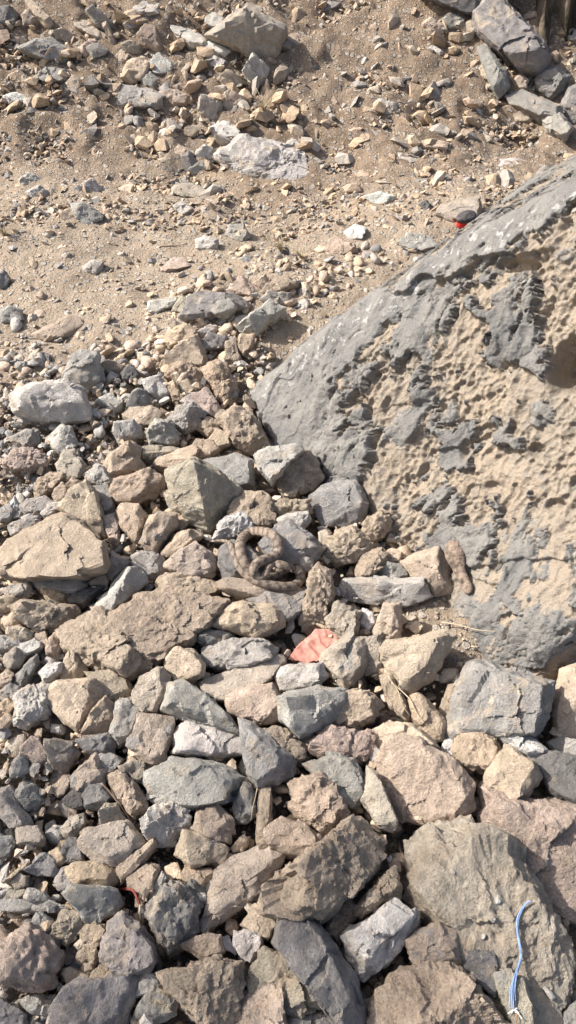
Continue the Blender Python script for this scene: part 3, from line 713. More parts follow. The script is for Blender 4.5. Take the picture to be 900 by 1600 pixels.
X l .2 a|432,812 450,803 478,800 482,812 470,828 448,822|pale flat chip on top of the grey rock behind the snake
X d .3 k.3|335,862 360,840 400,862 430,895 400,915 350,905|dark grey rock under the left side of the snake
X t .1 k.6|335,915 360,905 420,912 440,925 470,922 480,935 440,945 380,935|tan flat stone under the lower edge of the snake
X l .3|458,880 475,868 488,872 490,886 475,893|small pale stone touching the right side of the snake
X s .3 k.4|385,935 420,925 470,935 474,955 450,970 410,955|grey shaded stone between the snake and the pale tan faceted rock
X s .2 a|445,935 475,925 478,945 470,962 450,952|dark grey stone right under the snake, beside the tall tan rock
F t .2 R|212,180 240,130 290,112 310,135 295,180 260,205 220,205|lumpy tan stone above the left end of the dark-fronted slab
F g .3|285,190 310,160 350,165 370,195 330,210 295,208|small grey stone behind the dark-fronted slab
F t .2|300,140 325,118 352,130 348,160 315,160|tan stone between the lumpy tan stone and the dark-sided rock
F t .1 ak.3pk470,118,.5/460,190,.65/380,160,.45/440,210,.6|350,155 400,135 470,110 495,150 518,240 460,265 430,215 370,190|tan-topped rock with a black right face next to the bone
F l .3 ak.35pk190,222,.6/300,222,.65/425,222,.65|168,235 185,208 300,205 440,208 450,260 370,292 280,285 175,272|long pale slab with a dark jagged front, right of the snake
F w .2|552,150 565,122 595,122 610,145 585,178 560,172|white lump of stone wedged behind the bone
F t .15 Rk.2|65,195 95,160 135,185 145,250 125,330 110,365 60,378 30,355 55,280|tall rough tan rock standing between the snake and the red scrap
F m .5 R|125,330 150,280 225,310 215,380 170,392 130,365|mottled tan and grey stone right of the tall rough rock
F w .4 a|220,350 235,305 265,320 273,355 250,375|small grey-white stone right of the mottled stone
F t .1 |270,370 300,290 350,290 350,390 320,400 280,395|tan block under the dark-fronted slab
F m .3 k.2|240,400 290,385 300,450 285,500 245,505 235,450|shaded tan stone between the triangular one and the large chunk
F m .35 ak.3pk140,425,.5/215,395,.5/225,480,.5/170,520,.4|98,460 130,420 210,385 250,395 238,490 180,557 150,520|triangular greyish tan rock pointing down, right of the red scrap
F t .15 ak.3pk300,430,.4/470,390,.6/430,480,.6/360,530,.4|280,425 300,405 390,390 490,372 520,390 500,440 470,480 450,520 390,563 350,555 310,480|large tan chunk with a notched right end below the long pale slab
X l .25 k.3|430,1057 445,1040 500,1037 510,1057 495,1075 440,1078|pale blue-grey rock just below the red scrap
F t .15 R|110,600 150,560 250,560 295,600 280,630 230,672 165,680 120,650|tan rough rock below the triangular one
X g .3 k.6|435,1090 490,1074 555,1077 505,1100 508,1140 470,1152 440,1125|large dull grey rock behind the tan rough rock, under the pale blue one
F p .1 Rk.3|75,735 90,690 150,668 230,680 272,690 268,740 240,785 150,770 80,760|pinkish tan brick-like rock below the tan rough rock
X b .2 R|408,1142 440,1137 470,1160 478,1180 455,1192 430,1170|small brown rough stone above the smooth triangular slab
F p .5|38,705 55,670 80,675 85,710 65,738 45,730|small dark red stone left of the brick-like rock
F s .4 ak.3pk600,470,.5/790,545,.65/770,690,.55/540,580,.5/540,680,.4|490,690 510,570 560,470 600,460 720,500 830,530 820,620 770,705 680,690 560,705 510,720|largest grey rock with white stains at the lower right boulder foot
F t .1 k.3|850,500 900,490 950,495 950,720 890,722 830,700 825,640|tan rock cut by the right edge beside the largest grey rock
F o .1 R|515,740 540,690 590,678 650,700 670,745 640,800 590,812 540,800|rounded orange-tan rock below the largest grey rock
F w .15 ak.6L|645,690 665,675 715,675 805,740 800,760 765,778 680,720|smooth whitish slab lying on the rounded orange-tan rock
X t .2 aL|760,1200 790,1168 835,1190 845,1215 820,1245 793,1262 765,1235|tan faceted rock under the smooth whitish slab
X d .2 aL|835,1190 860,1175 915,1185 920,1220 905,1265 860,1240|dark slate rock at the right edge below the whitish slab
X g .2|855,1160 880,1150 915,1165 915,1185 870,1180|grey stone at the right edge above the dark slate rock
F o .1 ak.3|378,590 410,570 440,590 492,655 485,705 440,720 400,670|slanted orange-tan rock left of the largest grey rock
F b .2 a|285,510 320,505 385,620 370,650 320,610|narrow shaded brown stone under the large tan chunk
F t .3|475,610 500,545 530,540 515,600 500,650 480,640|tan stone against the left side of the largest grey rock
F m .2|465,520 490,490 525,495 520,525 480,530|small tan stone in shade right of the large tan chunk
F w .3|475,750 490,712 515,720 515,775 490,782|small whitish stone left of the rounded orange-tan rock
F t .1 k.5|265,690 320,655 390,665 430,710 470,735 440,750 330,725 280,740|tan stone above the big tan five-sided rock
X t .1 ak.4T.35|588,1180 610,1150 660,1158 700,1180 742,1222 738,1262 715,1290 640,1290 612,1280 592,1225|big tan five-sided rock with small holes above the twine slab
X m .2|575,1200 590,1210 620,1280 615,1300 590,1290 565,1250|brown block left below the big tan five-sided rock
H m .5 k.6T.3aR|375,235 390,190 465,155 640,180 680,210 740,380 790,440 885,520 895,580 860,800 840,870 720,870 360,410|largest greyish slab at lower right, with blue twine lying on it
H p .1 k.5T.25R|592,60 620,50 680,120 800,90 870,110 960,150 970,520 900,485 800,440 740,380 680,200 600,165|largest pinkish tan slab at the lower right edge
X b .45 Rk.4|420,1420 425,1380 470,1335 520,1300 565,1267 590,1290 602,1340 580,1370 540,1400 515,1440 480,1450|large brown rock with grey patches in the lower middle
X t .25 R|452,1225 500,1208 520,1220 543,1270 520,1298 490,1297 460,1260|tan rough rock resting on the large brown rock's upper side
X t .1 k.3|418,1300 445,1280 480,1290 510,1315 520,1335 490,1342 440,1338 422,1320|pinkish tan wedge resting on the large brown rock's left side
X g .35 a|478,1195 510,1183 555,1185 578,1245 548,1262 525,1215|grey stone with a tan corner behind the tan rough rock
X s .15 ak.25|425,1475 432,1430 463,1411 515,1465 555,1520 572,1580 578,1620 540,1620 510,1575 470,1530|tall blue-grey block with a sharp edge at the bottom middle
H t .1 R|215,425 250,390 300,330 330,310 350,345 350,400 300,432 240,460 220,452|tan knuckle-shaped stone right of the large brown rock
H b .4 R|130,500 150,450 190,408 212,430 205,480 165,545|lumpy brown stone left of the knuckle-shaped stone
H w .45 ak.3pk200,520,.5/325,420,.6/385,465,.55/240,600,.5|170,525 240,480 335,408 395,455 400,490 345,570 240,660 215,640 185,560|white-faced tan block below the knuckle-shaped stone
H b .4 aL|362,545 400,510 470,485 525,510 535,610 470,590 425,628 390,600|brown-grey faceted stone right of the white-faced block
H d .15 ak.5L|530,555 625,548 650,585 665,640 650,725 600,680 545,615|dark purple-grey smooth wedge left of the blue twine
H m .5 aL|642,655 690,638 735,655 770,760 770,850 720,850 690,760 650,700|grey-tan stone under the lower end of the blue twine
H t .4 Rk.45|240,800 260,720 350,625 440,620 480,585 540,620 640,730 690,800 690,870 240,870|big tan and grey rock at the bottom edge, right of centre
X m .3 R|385,1530 415,1482 440,1490 485,1515 512,1548 500,1580 455,1597 400,1570|greyish tan rock left of the tall blue-grey block at the bottom
X g .3|440,1592 500,1582 532,1600 535,1625 440,1625|grey rock cut by the bottom edge left of the tall block
H s .2 a|855,790 880,745 930,720 930,850 860,850|blue-grey stone in the bottom right corner
H w .2 L|525,520 545,505 580,525 575,550 540,550|small pale block on the twine slab's left edge
H d .2|395,440 420,430 440,470 425,490 400,480|small dark stone between the white-faced block and the twine slab
""".strip().split('\n')

# ------------------------------------------------------------------ ground: one sheet out to the horizon
def axis(lo, hi, fine_lo, fine_hi, step, n_out, grow=1.35):
    mid = np.arange(fine_lo, fine_hi + 1e-6, step)
    out_hi, out_lo = [], []
    s = step
    x = mid[-1]
    while x < hi:
        s *= grow
        x += s
        out_hi.append(x)
    s = step
    x = mid[0]
    while x > lo:
        s *= grow
        x -= s
        out_lo.append(x)
    return np.array(out_lo[::-1] + list(mid) + out_hi)

gx = axis(-90, 90, -2.2, 2.4, 0.017, 0)
gy = axis(-60, 160, 0.2, 5.8, 0.017, 0)
GX, GY = np.meshgrid(gx, gy)
GZ = ground_h(GX, GY) - pile_dip(GX, GY)
p_ = np.stack([GX.ravel(), GY.ravel(), GX.ravel() * 0], 1)
hill_ = (0.22 + 0.78 * sstep(2.9, 3.5, GY)) * sstep(7.0, 5.5, GY)
GZ = GZ + (0.020 * ridged(p_ * 5, 2) + 0.005 * ridged(p_ * 16 + 2, 2) + 0.007 * ridged(p_ * 30 + 4, 2)).reshape(GX.shape) * hill_
V = np.stack([GX.ravel(), GY.ravel(), GZ.ravel()], 1)
nxg, nyg = len(gx), len(gy)
I = np.arange(nxg * nyg).reshape(nyg, nxg)
F = np.stack([I[:-1, :-1].ravel(), I[:-1, 1:].ravel(), I[1:, 1:].ravel(), I[1:, :-1].ravel()], 1)

m, nt, b = mat_new('dusty_soil')
tc = nd(nt, 'ShaderNodeTexCoord')
v = tc.outputs['Object']
n1 = noise_node(nt, v, 1.6, 4, 0.6)
n2 = noise_node(nt, v, 14, 5, 0.7)
n3 = noise_node(nt, v, 110, 4, 0.7)
n4 = noise_node(nt, v, 420, 2, 0.6)
sep = nd(nt, 'ShaderNodeSeparateXYZ')
nt.links.new(v, sep.inputs[0])
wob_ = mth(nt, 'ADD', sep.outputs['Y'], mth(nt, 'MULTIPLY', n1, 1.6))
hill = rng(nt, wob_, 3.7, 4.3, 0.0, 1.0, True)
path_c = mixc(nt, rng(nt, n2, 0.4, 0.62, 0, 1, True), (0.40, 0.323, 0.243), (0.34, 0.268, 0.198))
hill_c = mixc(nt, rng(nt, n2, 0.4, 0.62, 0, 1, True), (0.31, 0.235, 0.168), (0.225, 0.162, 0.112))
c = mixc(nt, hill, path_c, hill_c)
c = mixc(nt, rng(nt, n3, 0.55, 0.68, 0, 0.5, True), c, (0.31, 0.275, 0.235))
terms = [(n2, 1.6), (n3, 0.9), (n4, 0.4)]
for sc_, thr, amt in ((38, 0.50, 1.0), (85, 0.42, 0.7)):
    vo = nd(nt, 'ShaderNodeTexVoronoi')
    vo.inputs['Scale'].default_value = sc_
    nt.links.new(v, vo.inputs['Vector'])
    s3 = nd(nt, 'ShaderNodeSeparateColor')
    nt.links.new(vo.outputs['Color'], s3.inputs[0])
    on = rng(nt, s3.outputs[0], thr, thr + 0.02, 0.0, 1.0)
    core = mth(nt, 'MULTIPLY', on, rng(nt, vo.outputs['Distance'], 0.30, 0.42, 1.0, 0.0, True))
    chip = mixc(nt, s3.outputs[1], (0.50, 0.415, 0.32), (0.27, 0.255, 0.235))
    chip = mixc(nt, rng(nt, s3.outputs[2], 0.5, 0.9, 0, 1), chip, (0.54, 0.50, 0.44))
    c = mixc(nt, mth(nt, 'MULTIPLY', core, 0.85), c, chip)
    terms.append((core, amt))
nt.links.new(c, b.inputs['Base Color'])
bump(nt, b, terms, 0.013)
M_SOIL = m
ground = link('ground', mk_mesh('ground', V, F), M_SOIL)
tag(ground, 'dusty tan soil slope strewn with gravel', None, None, 'structure')

# ------------------------------------------------------------------ rock builder
def shape_from_planes(N, D, axes, level, p, size, seed, rough, chips):
    """star-shaped body from the planes (centre at the origin); returns verts, faces"""
    rs = np.random.RandomState(seed)
    S, F = ico(level)
    d = S @ axes
    d /= np.linalg.norm(d, axis=1)[:, None]
    den = d @ N.T
    r = D[None, :] / np.maximum(den, 1e-4)
    r = np.where(den > 1e-3, r, 1e6)
    r = np.minimum(r, 1e3)
    rm = (np.sum((r / size) ** (-p), axis=1)) ** (-1.0 / p) * size
    # spalled corners: extra cuts a little inside the body
    for _ in range(chips):
        n = rs.normal(size=3)
        n /= np.linalg.norm(n)
        den = d @ n
        sup = (rm * den).max()
        cut = sup * rs.uniform(0.86, 0.97)
        rc = np.where(den > 0.05, cut / np.maximum(den, 0.05), 1e3)
        rm = ((rm / size) ** (-70) + (np.minimum(rc, 1e3) / size) ** (-70)) ** (-1 / 70.0) * size
    V = d * rm[:, None]
    off = rs.uniform(0, 30, 3)
    q = V / size
    low = fbm(q * 1.3 + off, 2)
    mid = ridged(q * (2.6 + 2.2 * (rough > 0.5)) + off, 3) - 0.6
    hi = fbm(V * 55 + off, 3)
    disp = (0.020 * low + (0.006 + 0.015 * rough) * mid) * size + (0.0020 + 0.0022 * rough) * hi
    if rough > 0.5:
        disp += 0.0022 * fbm(V * 130 + off, 2)
    # bedding steps
    bd = rs.normal(size=3)
    bd /= np.linalg.norm(bd)
    s = (V @ bd) / size * rs.uniform(3, 5) + 0.5 * low
    disp += 0.016 * size * (np.abs((s % 1.0) - 0.5) * 2 - 0.5)
    # flaked facets: each cell of the surface is tilted and set back a little on its own
    K = 9 + int(min(26, size * 220)) if level > 2 else 6
    sd = V[rs.choice(len(V), K, replace=False)]
    d2 = ((V[:, None, :] + 0.05 * size * fbm(q * 5 + off, 2)[:, None, None] - sd[None]) ** 2).sum(2)
    near = d2.argmin(1)
    tl = rs.normal(0, 0.085 + 0.05 * rough, (K, 3))
    ofs = rs.uniform(-0.026, 0.010, K) * size
    disp += ofs[near] + ((V - sd[near]) * tl[near]).sum(1)
    V = d * (rm + disp)[:, None]
    return V, F

def parse_opts(s):
    o = dict(k=0.35, T=None, R=False, r=False, a=False, L=False, e=False, D=False, pk=None)
    if 'pk' in s:
        s, pk = s.split('pk')
        o['pk'] = [tuple(float(t) for t in q.split(',')) for q in pk.split('/')]
    i = 0
    while i < len(s):
        ch = s[i]
        if ch in 'kT':
            j = i + 1
            while j < len(s) and (s[j].isdigit() or s[j] == '.'):
                j += 1
            o[ch] = float(s[i + 1:j])
            i = j
        else:
            if ch in 'RraLeD':
                o[ch] = True
            i += 1
    return o

POLYS = []       # outlines already taken (photo units), used when scattering gravel
def traced_rock(line, idx):
    head, poly, label = line.split('|')
    tk = head.split()
    crop, ck, mott = tk[0], tk[1], float(tk[2])
    o = parse_opts(tk[3] if len(tk) > 3 else '')
    ox, oy, sc = CROPS[crop]
    pts = np.array([[float(t) for t in q.split(',')] for q in poly.split()]) * sc + [ox, oy]
    POLYS.append(pts)
    rs = np.random.RandomState(1000 + idx)
    cen = (pts.max(0) + pts.min(0)) / 2 * 0.5 + pts.mean(0) * 0.5
    up = np.array([0, 0, 1.0])
    base = ground_hit(*cen)
    view = CAM - base
    dist = np.linalg.norm(view)
    view /= dist
    N = (1 - o['k']) * view + o['k'] * up
    N /= np.linalg.norm(N)
    w, h = pts.max(0) - pts.min(0)
    # size in metres
    m_per_px = np.dot(base - CAM, FWD) * TANV / (PH / 2)
    size = 0.5 * math.sqrt(w * h) * m_per_px
    small = 0.5 * min(w, h) * m_per_px
    T = o['T'] if o['T'] else (0.62 if not o['r'] else 0.8)
    t1 = T * (0.45 * size + 0.55 * small) * rs.uniform(0.9, 1.15)
    t2 = t1 * 1.1 + (0.05 if base[1] < 2.3 else 0.01)
    lift = 0.55 * t1 + (0.03 if o['L'] else 0.0)
    if o['e']:
        lift = 0.02 * t1
    if base[1] < 2.6:
        lift += 0.012
    if o['D']:
        lift -= 0.045
    C = ground_hit(cen[0], cen[1], lift)
    big = cen + (pts - cen) * (1.0 + (0.03 if w * h < 15000 else 0.0) + 2.6 / (0.5 * math.sqrt(w * h)))
    ring = np.array([plane_hit(q[0], q[1], C, N) for q in big]) - C
    R = np.linalg.norm(ring, axis=1).mean()
    # in-plane basis
    e1 = np.cross(up, N)
    e1 /= np.linalg.norm(e1)
    e2 = np.cross(N, e1)
    P = [ring]
    if o['pk']:
        pk = []
        for (x, y, hh) in o['pk']:
            q = np.array([x, y]) * sc + [ox, oy]
            pk.append(plane_hit(q[0], q[1], C, N) - C + view * hh * t1 * 1.7)
        P.append(np.array(pk))
    else:
        f = rs.uniform(0.66, 0.90)
        sh = (e1 * rs.uniform(-0.16, 0.06) + e2 * rs.uniform(-0.04, 0.16)) * R
        tilt = e1 * rs.normal(0, 0.42) + e2 * rs.normal(0.05, 0.40)
        fr = ring * f + sh
        if len(fr) > 5:
            fr = fr[rs.rand(len(fr)) < 0.75]
        top_ = fr + view * t1 + view * ((fr @ tilt) / R * t1)[:, None]
        P.append(top_)
    bk = ring * 0.74 - N * t2
    P.append(bk)
    P = np.concatenate(P)
    Np, Dp = hull_planes(P)
    Dp = np.maximum(Dp, 0.02 * R)
    if not o['pk']:
        for _ in range(rs.randint(1, 4)):
            a_ = rs.uniform(0, 2 * math.pi)
            b_ = rs.uniform(0.35, 1.0)
            nb = view * math.cos(b_) + (e1 * math.cos(a_) + e2 * math.sin(a_)) * math.sin(b_)
            sup = (P @ nb).max()
            Np = np.vstack([Np, nb])
            Dp = np.append(Dp, sup * rs.uniform(0.74, 0.9))
    cc = (e1 @ ring.T)
    axes = np.stack([e1 * max(np.abs(ring @ e1).max(), .2 * R), e2 * max(np.abs(ring @ e2).max(), .2 * R), N * t1 * 1.3])
    pxs = math.sqrt(w * h)
    level = 5 if pxs > 118 else (4 if pxs > 34 else 3)
    p = 26 if o['r'] else (160 if o['a'] else 120)
    V, F = shape_from_planes(Np, Dp, axes, level, p, R, 500 + idx, 1.0 if o['R'] else 0.25, 0 if o['a'] else 1)
    mat = M_ROUGH if o['R'] and ck in 'tobpm' else (M_GREY if ck in 'gsdl' else M_TAN)
    flat = o['k'] >= 0.55
    nm = 'flat_rock' if flat and pxs > 40 else ('rock' if pxs > 45 else 'stone')
    me = mk_mesh(nm, V, F)
    if not o['r']:
        me.set_sharp_from_angle(angle=math.radians(17 if level == 5 else 22))
    ob = link(nm, me, mat, C)
    col = np.array(COLS[ck])
    col = col * rs.uniform(0.9, 1.1) * (1 + rs.normal(0, 0.012, 3))
    ob.color = (col[0], col[1], col[2], mott)
    tag(ob, label.strip(), 'stone' if nm == 'stone' else 'rock')
    return ob

# ------------------------------------------------------------------ the big pitted boulder
def boulder():
    A0 = ground_hit(430, 700)
    A1 = ground_hit(880, 1060)
    d = ray(900, 240)
    top_z = 0.86
    A2 = CAM + d * ((top_z - CAM[2]) / d[2])
    n = np.cross(A1 - A0, A2 - A0)
    n /= np.linalg.norm(n)
    if np.dot(n, CAM - A0) < 0:
        n = -n
    ea = (A1 - A0) / np.linalg.norm(A1 - A0)
    eb = np.cross(n, ea)
    if eb[2] < 0:
        eb = -eb
    def ab(px, py):
        P = plane_hit(px, py, A0, n) - A0
        return np.array([P @ ea, P @ eb])
    top = np.array([ab(*q) for q in ((368, 590), (398, 520), (445, 480), (525, 446), (625, 402), (705, 362), (765, 318), (832, 268), (905, 232))])
    ext = top[-1] + (top[-1] - top[-2]) / np.linalg.norm(top[-1] - top[-2]) * 0.75
    st = 0.0036
    amin, amax = min(top[:, 0].min(), -0.1) - 0.22, ab(900, 700)[0] + 0.42
    bmin, bmax = -0.16, ext[1] + 0.05
    st = 0.0024
    a_vis = max(ab(915, q)[0] for q in (240, 500, 700, 900, 1060)) + 0.02
    aa = np.concatenate([np.arange(amin, a_vis, st), np.arange(a_vis, amax, 0.012)])
    b_vis = top[:, 1].max() + 0.03
    bb = np.concatenate([np.arange(bmin, b_vis, st), np.arange(b_vis, bmax, 0.012)])
    A, B = np.meshgrid(aa, bb)
    sh = A.shape
    P0 = A0 + A[..., None] * ea + B[..., None] * eb
    px, py, _ = project(P0.reshape(-1, 3))
    px = px.reshape(sh)
    py = py.reshape(sh)
    p3 = np.stack([A.ravel(), B.ravel(), np.zeros(A.size)], 1)
    def FB(s, o, off=0.0):
        return fbm(p3 * s + off, o).reshape(sh)
    # --- gross form: flat face, bevelled ridge, steep back
    fs = [np.zeros(sh) + 0.02]
    seq = list(top) + [ext]
    for i in range(len(seq) - 1):
        q0, q1 = seq[i], seq[i + 1]
        t = (q1 - q0) / np.linalg.norm(q1 - q0)
        nn = np.array([t[1], -t[0]])
        if np.dot(nn, np.array([0.7, 0.1]) - q0) < 0:
            nn = -nn
        dd = (A - q0[0]) * nn[0] + (B - q0[1]) * nn[1]
        fs.append(dd * 1.9)
        fs.append((dd - 0.02) * 0.42 - 0.004)
    # left end of the face and right side out of the frame
    l0, l1 = ab(368, 592), ab(424, 700)
    t = (l1 - l0) / np.linalg.norm(l1 - l0)
    nn = np.array([-t[1], t[0]])
    if np.dot(nn, np.array([0.7, 0.1]) - l0) < 0:
        nn = -nn
    dd = (A - l0[0]) * nn[0] + (B - l0[1]) * nn[1]
    fs.append(dd * 1.7)
    fs.append((amax - 0.20 - A) * 1.8)
    # lower right toe leans out a little
    kk = 60.0
    H = -np.log(sum(np.exp(-np.clip(f, -1.2, 1.2) * kk) for f in fs)) / kk
    H = H + 0.02 * FB(2.2, 3) + 0.010 * FB(6.5, 3, 4.0)
    H = H + 0.05 * np.exp(-(((px - 840) / 150) ** 2 + ((py - 1000) / 90) ** 2))
    # --- crust: grey unweathered skin over an eroded tan core
    warp = np.stack([A.ravel() + 0.02 * fbm(p3 * 9, 2), B.ravel() * 0.62 + 0.02 * fbm(p3 * 9 + 7, 2), np.zeros(A.size)], 1)
    crust_n = (fbm(warp * 17 + 2.0, 6, 0.68)).reshape(sh)
    bias = np.full(sh, -0.55)
    def blob(cx, cy, rx, ry, amt, rot=0.0):
        c_, s_ = math.cos(rot), math.sin(rot)
        dx, dy = px - cx, py - cy
        u = (dx * c_ + dy * s_) / rx
        w = (-dx * s_ + dy * c_) / ry
        return amt * np.exp(-(u * u + w * w) ** 1.5)
    bias += blob(435, 590, 105, 130, 2.3)
    bias += blob(520, 500, 70, 60, 1.7)
    bias += blob(660, 425, 260, 40, 1.45, math.atan2(-165, 300))
    bias += blob(850, 300, 150, 42, 1.5, math.atan2(-165, 270))
    bias += blob(650, 520, 28, 90, 1.0, 0.25)
    bias += blob(800, 500, 34, 85, 1.25, 0.12)
    bias += blob(830, 440, 25, 40, 0.5)
    bias += blob(705, 690, 38, 62, 1.0)
    bias += blob(650, 660, 40, 60, 0.6)
    bias += blob(550, 660, 26, 30, 0.8)
    bias += blob(680, 790, 70, 40, 0.9)
    bias += blob(520, 720, 50, 40, 1.2)
    bias += blob(760, 860, 70, 34, 0.8)
    bias += blob(840, 945, 150, 95, 0.80)
    bias += blob(800, 690, 30, 30, 0.5)
    bias += blob(840, 640, 20, 30, 0.45)
    bias += blob(880, 1030, 90, 60, 0.7)
    cf = crust_n * 1.05 + bias + 0.50 * FB(44, 4, 13.0)
    crust = sstep(-0.03, 0.06, cf)
    layer2 = sstep(0.30, 0.36, cf + 0.25 * FB(18, 2, 8.0)) * 0.6
    # --- honeycomb weathering in the tan core
    wa = A + 0.004 * FB(30, 2)
    wb = B * 0.85 + 0.004 * FB(30, 2, 6.0)
    f1, f2, idv = worley2(wa, wb, 0.0120, 3)
    g1_, g2_, idg = worley2(wa * 1.25 + 1.7, wb * 0.8, 0.026, 9)
    pit = np.clip(1.0 - f1 * f1 * 1.5, 0, 1) * (0.45 + 0.75 * idv)
    pit2 = np.clip(1.0 - g1_ * g1_ * 1.7, 0, 1) * sstep(0.30, 0.8, idg)
    deep = 0.75 + 0.4 * np.clip(FB(5.0, 2, 11.0) + 0.3, 0, 1.4)
    calm = 1 - 0.5 * sstep(820, 900, py + 0.25 * (px - 750)) * sstep(640, 740, px)
    H = H - calm * (1 - crust) * (0.0105 + (0.0120 * pit * (0.45 + 0.55 * sstep(-0.5, 0.2, FB(14, 2, 17.0))) + 0.0125 * pit2 + 0.0015 * ridged(warp * 40 + 5, 2).reshape(sh)) * deep + 0.004 * FB(9, 3, 3.0))
    H = H + crust * (0.0050 * FB(26, 4, 1.0) + 0.006 * layer2 - 0.0035 * ridged(warp * 15 + 3, 4).reshape(sh))
    # flaked plates on the skin, each tilted its own way
    for cell, amt, sd_ in ((0.11, 0.24, 15), (0.040, 0.17, 21)):
        wa2 = A + 0.25 * cell * FB(0.9 / cell, 3, 21.0)
        wb2 = B + 0.25 * cell * FB(0.9 / cell, 3, 27.0)
        q1_, q2_, qi, qx, qy = worley2(wa2, wb2 * 0.8, cell, sd_, 0.9, True)
        H = H + crust * amt * cell * (qx * ((qi * 7.13) % 1.0 - 0.6) + qy * ((qi * 13.7) % 1.0 - 0.4)) * 1.2
        H = H - crust * 0.06 * cell * ((qi * 23.3) % 1.0)
    # ledges stepping across the upper face
    for (x0, y0, x1, y1, dep, wid) in ((600, 455, 850, 385, 0.020, 16), (560, 640, 770, 600, 0.006, 9), (640, 730, 760, 670, 0.010, 8),
                                       (700, 880, 900, 860, 0.008, 7), (510, 600, 520, 700, 0.010, 8), (660, 870, 790, 905, 0.006, 5)):
        L = math.hypot(x1 - x0, y1 - y0)
        tx, ty = (x1 - x0) / L, (y1 - y0) / L
        u = (px - x0) * tx + (py - y0) * ty
        w = -(px - x0) * ty + (py - y0) * tx + 14 * FB(12, 3, 5.0)
        m_ = sstep(-25, 15, u) * sstep(L + 25, L - 15, u)
        H = H - dep * m_ * sstep(-2.5, 1.5, w) * sstep(wid * 4.5, wid, w)
    # the hollow at the right border and smaller sockets
    for (cx, cy, rx, ry, dep) in ((893, 575, 36, 46, 0.085), (800, 412, 38, 11, 0.03), (836, 702, 14, 12, 0.02), (728, 700, 12, 20, 0.022),
                                  (765, 670, 16, 10, 0.018), (563, 625, 9, 16, 0.012), (770, 760, 14, 9, 0.014), (870, 790, 15, 10, 0.014)):
        u = np.sqrt(((px - cx) / rx) ** 2 + ((py - cy) / ry) ** 2) + 0.22 * FB(16, 3, 2.0)
        s_ = sstep(1.12, 0.55, u)
        H = H - dep * s_
        crust = crust * (1 - 0.7 * s_)
    Vb = P0 + H[..., None] * n
    Vb = Vb.reshape(-1, 3)
    ny, nx = sh
    I = np.arange(nx * ny).reshape(ny, nx)
    Fq = np.stack([I[:-1, :-1].ravel(), I[:-1, 1:].ravel(), I[1:, 1:].ravel(), I[1:, :-1].ravel()], 1)
    hq = H.ravel()[Fq].max(1)
    Fq = Fq[hq > -0.75]
    # orientation
    a_, b_, c_ = Vb[Fq[0, 0]], Vb[Fq[0, 1]], Vb[Fq[0, 2]]
    if np.dot(np.cross(b_ - a_, c_ - a_), n) < 0:
        Fq = Fq[:, ::-1]
    # drop the rim straight down so that the body is closed to the ground
    e = np.concatenate([Fq[:, [0, 1]], Fq[:, [1, 2]], Fq[:, [2, 3]], Fq[:, [3, 0]]])
    key = np.sort(e, 1)
    uq, inv, cnt = np.unique(key, axis=0, return_inverse=True, return_counts=True)
    rim = e[cnt[inv.ravel()] == 1]
    rv = np.unique(rim)
    low = Vb[rv].copy()
    low[:, 2] = np.minimum(low[:, 2], -0.1)
    mapv = {int(r): len(Vb) + i for i, r in enumerate(rv)}
    skirt = np.array([[int(r0), mapv[int(r0)], mapv[int(r1)], int(r1)] for r0, r1 in rim])
    V = np.concatenate([Vb, low])
    F = np.concatenate([Fq, skirt])
    cr = np.concatenate([crust.ravel(), np.ones(len(rv))])
    edge = np.exp(-((cf.ravel() - 0.06) / 0.05) ** 2) * crust.ravel()
    ridge_d = np.exp(-((np.minimum.reduce([f for f in fs[1:]]).ravel() - 0.0) / 0.016) ** 2)
    edge = np.clip(np.maximum(edge * 0.55, ridge_d * 0.55), 0, 1)
    edge = np.concatenate([edge, np.zeros(len(rv))])
    # drop unused vertices
    used = np.zeros(len(V), dtype=bool)
    used[F.ravel()] = True
    remap = np.cumsum(used) - 1
    V = V[used]
    F = remap[F]
    org = np.array([0.75, 1.6, 0.0])
    me = mk_mesh('boulder', V - org, F)
    fattr(me, 'crust', cr[used])
    fattr(me, 'pale_rim', edge[used])
    m, nt, b = mat_new('pitted_limestone')
    tc = nd(nt, 'ShaderNodeTexCoord')
    v = tc.outputs['Object']
    at = nd(nt, 'ShaderNodeAttribute', attribute_name='crust')
    ae = nd(nt, 'ShaderNodeAttribute', attribute_name='pale_rim')
    n1 = noise_node(nt, v, 8, 4, 0.6)
    n2 = noise_node(nt, v, 45, 5, 0.65)
    n3 = noise_node(nt, v, 240, 3, 0.7)
    tan = mixc(nt, rng(nt, n1, 0.35, 0.65, 0, 1, True), (0.29, 0.24, 0.184), (0.242, 0.207, 0.166))
    tan = mixc(nt, rng(nt, n2, 0.50, 0.66, 0, 0.6, True), tan, (0.235, 0.215, 0.187))
    gry = mixc(nt, rng(nt, n1, 0.35, 0.65, 0, 1, True), (0.15, 0.147, 0.141), (0.205, 0.196, 0.18))
    gry = mixc(nt, rng(nt, n2, 0.60, 0.72, 0, 0.45, True), gry, (0.29, 0.262, 0.222))
    c = mixc(nt, at.outputs['Fac'], tan, gry)
    sc_ = mth(nt, 'MULTIPLY', ae.outputs['Fac'], rng(nt, n2, 0.54, 0.64, 0, 1, True))
    c = mixc(nt, mth(nt, 'MULTIPLY', sc_, 0.8), c, (0.62, 0.61, 0.59))
    vv = rng(nt, n3, 0.28, 0.72, 0.80, 1.2)
    cc = nd(nt, 'ShaderNodeCombineColor')
    for i in range(3):
        nt.links.new(vv, cc.inputs[i])
    c = mixc(nt, 1.0, c, cc.outputs[0], 'MULTIPLY')
    nt.links.new(c, b.inputs['Base Color'])
    vo = nd(nt, 'ShaderNodeTexVoronoi')
    vo.inputs['Scale'].default_value = 105
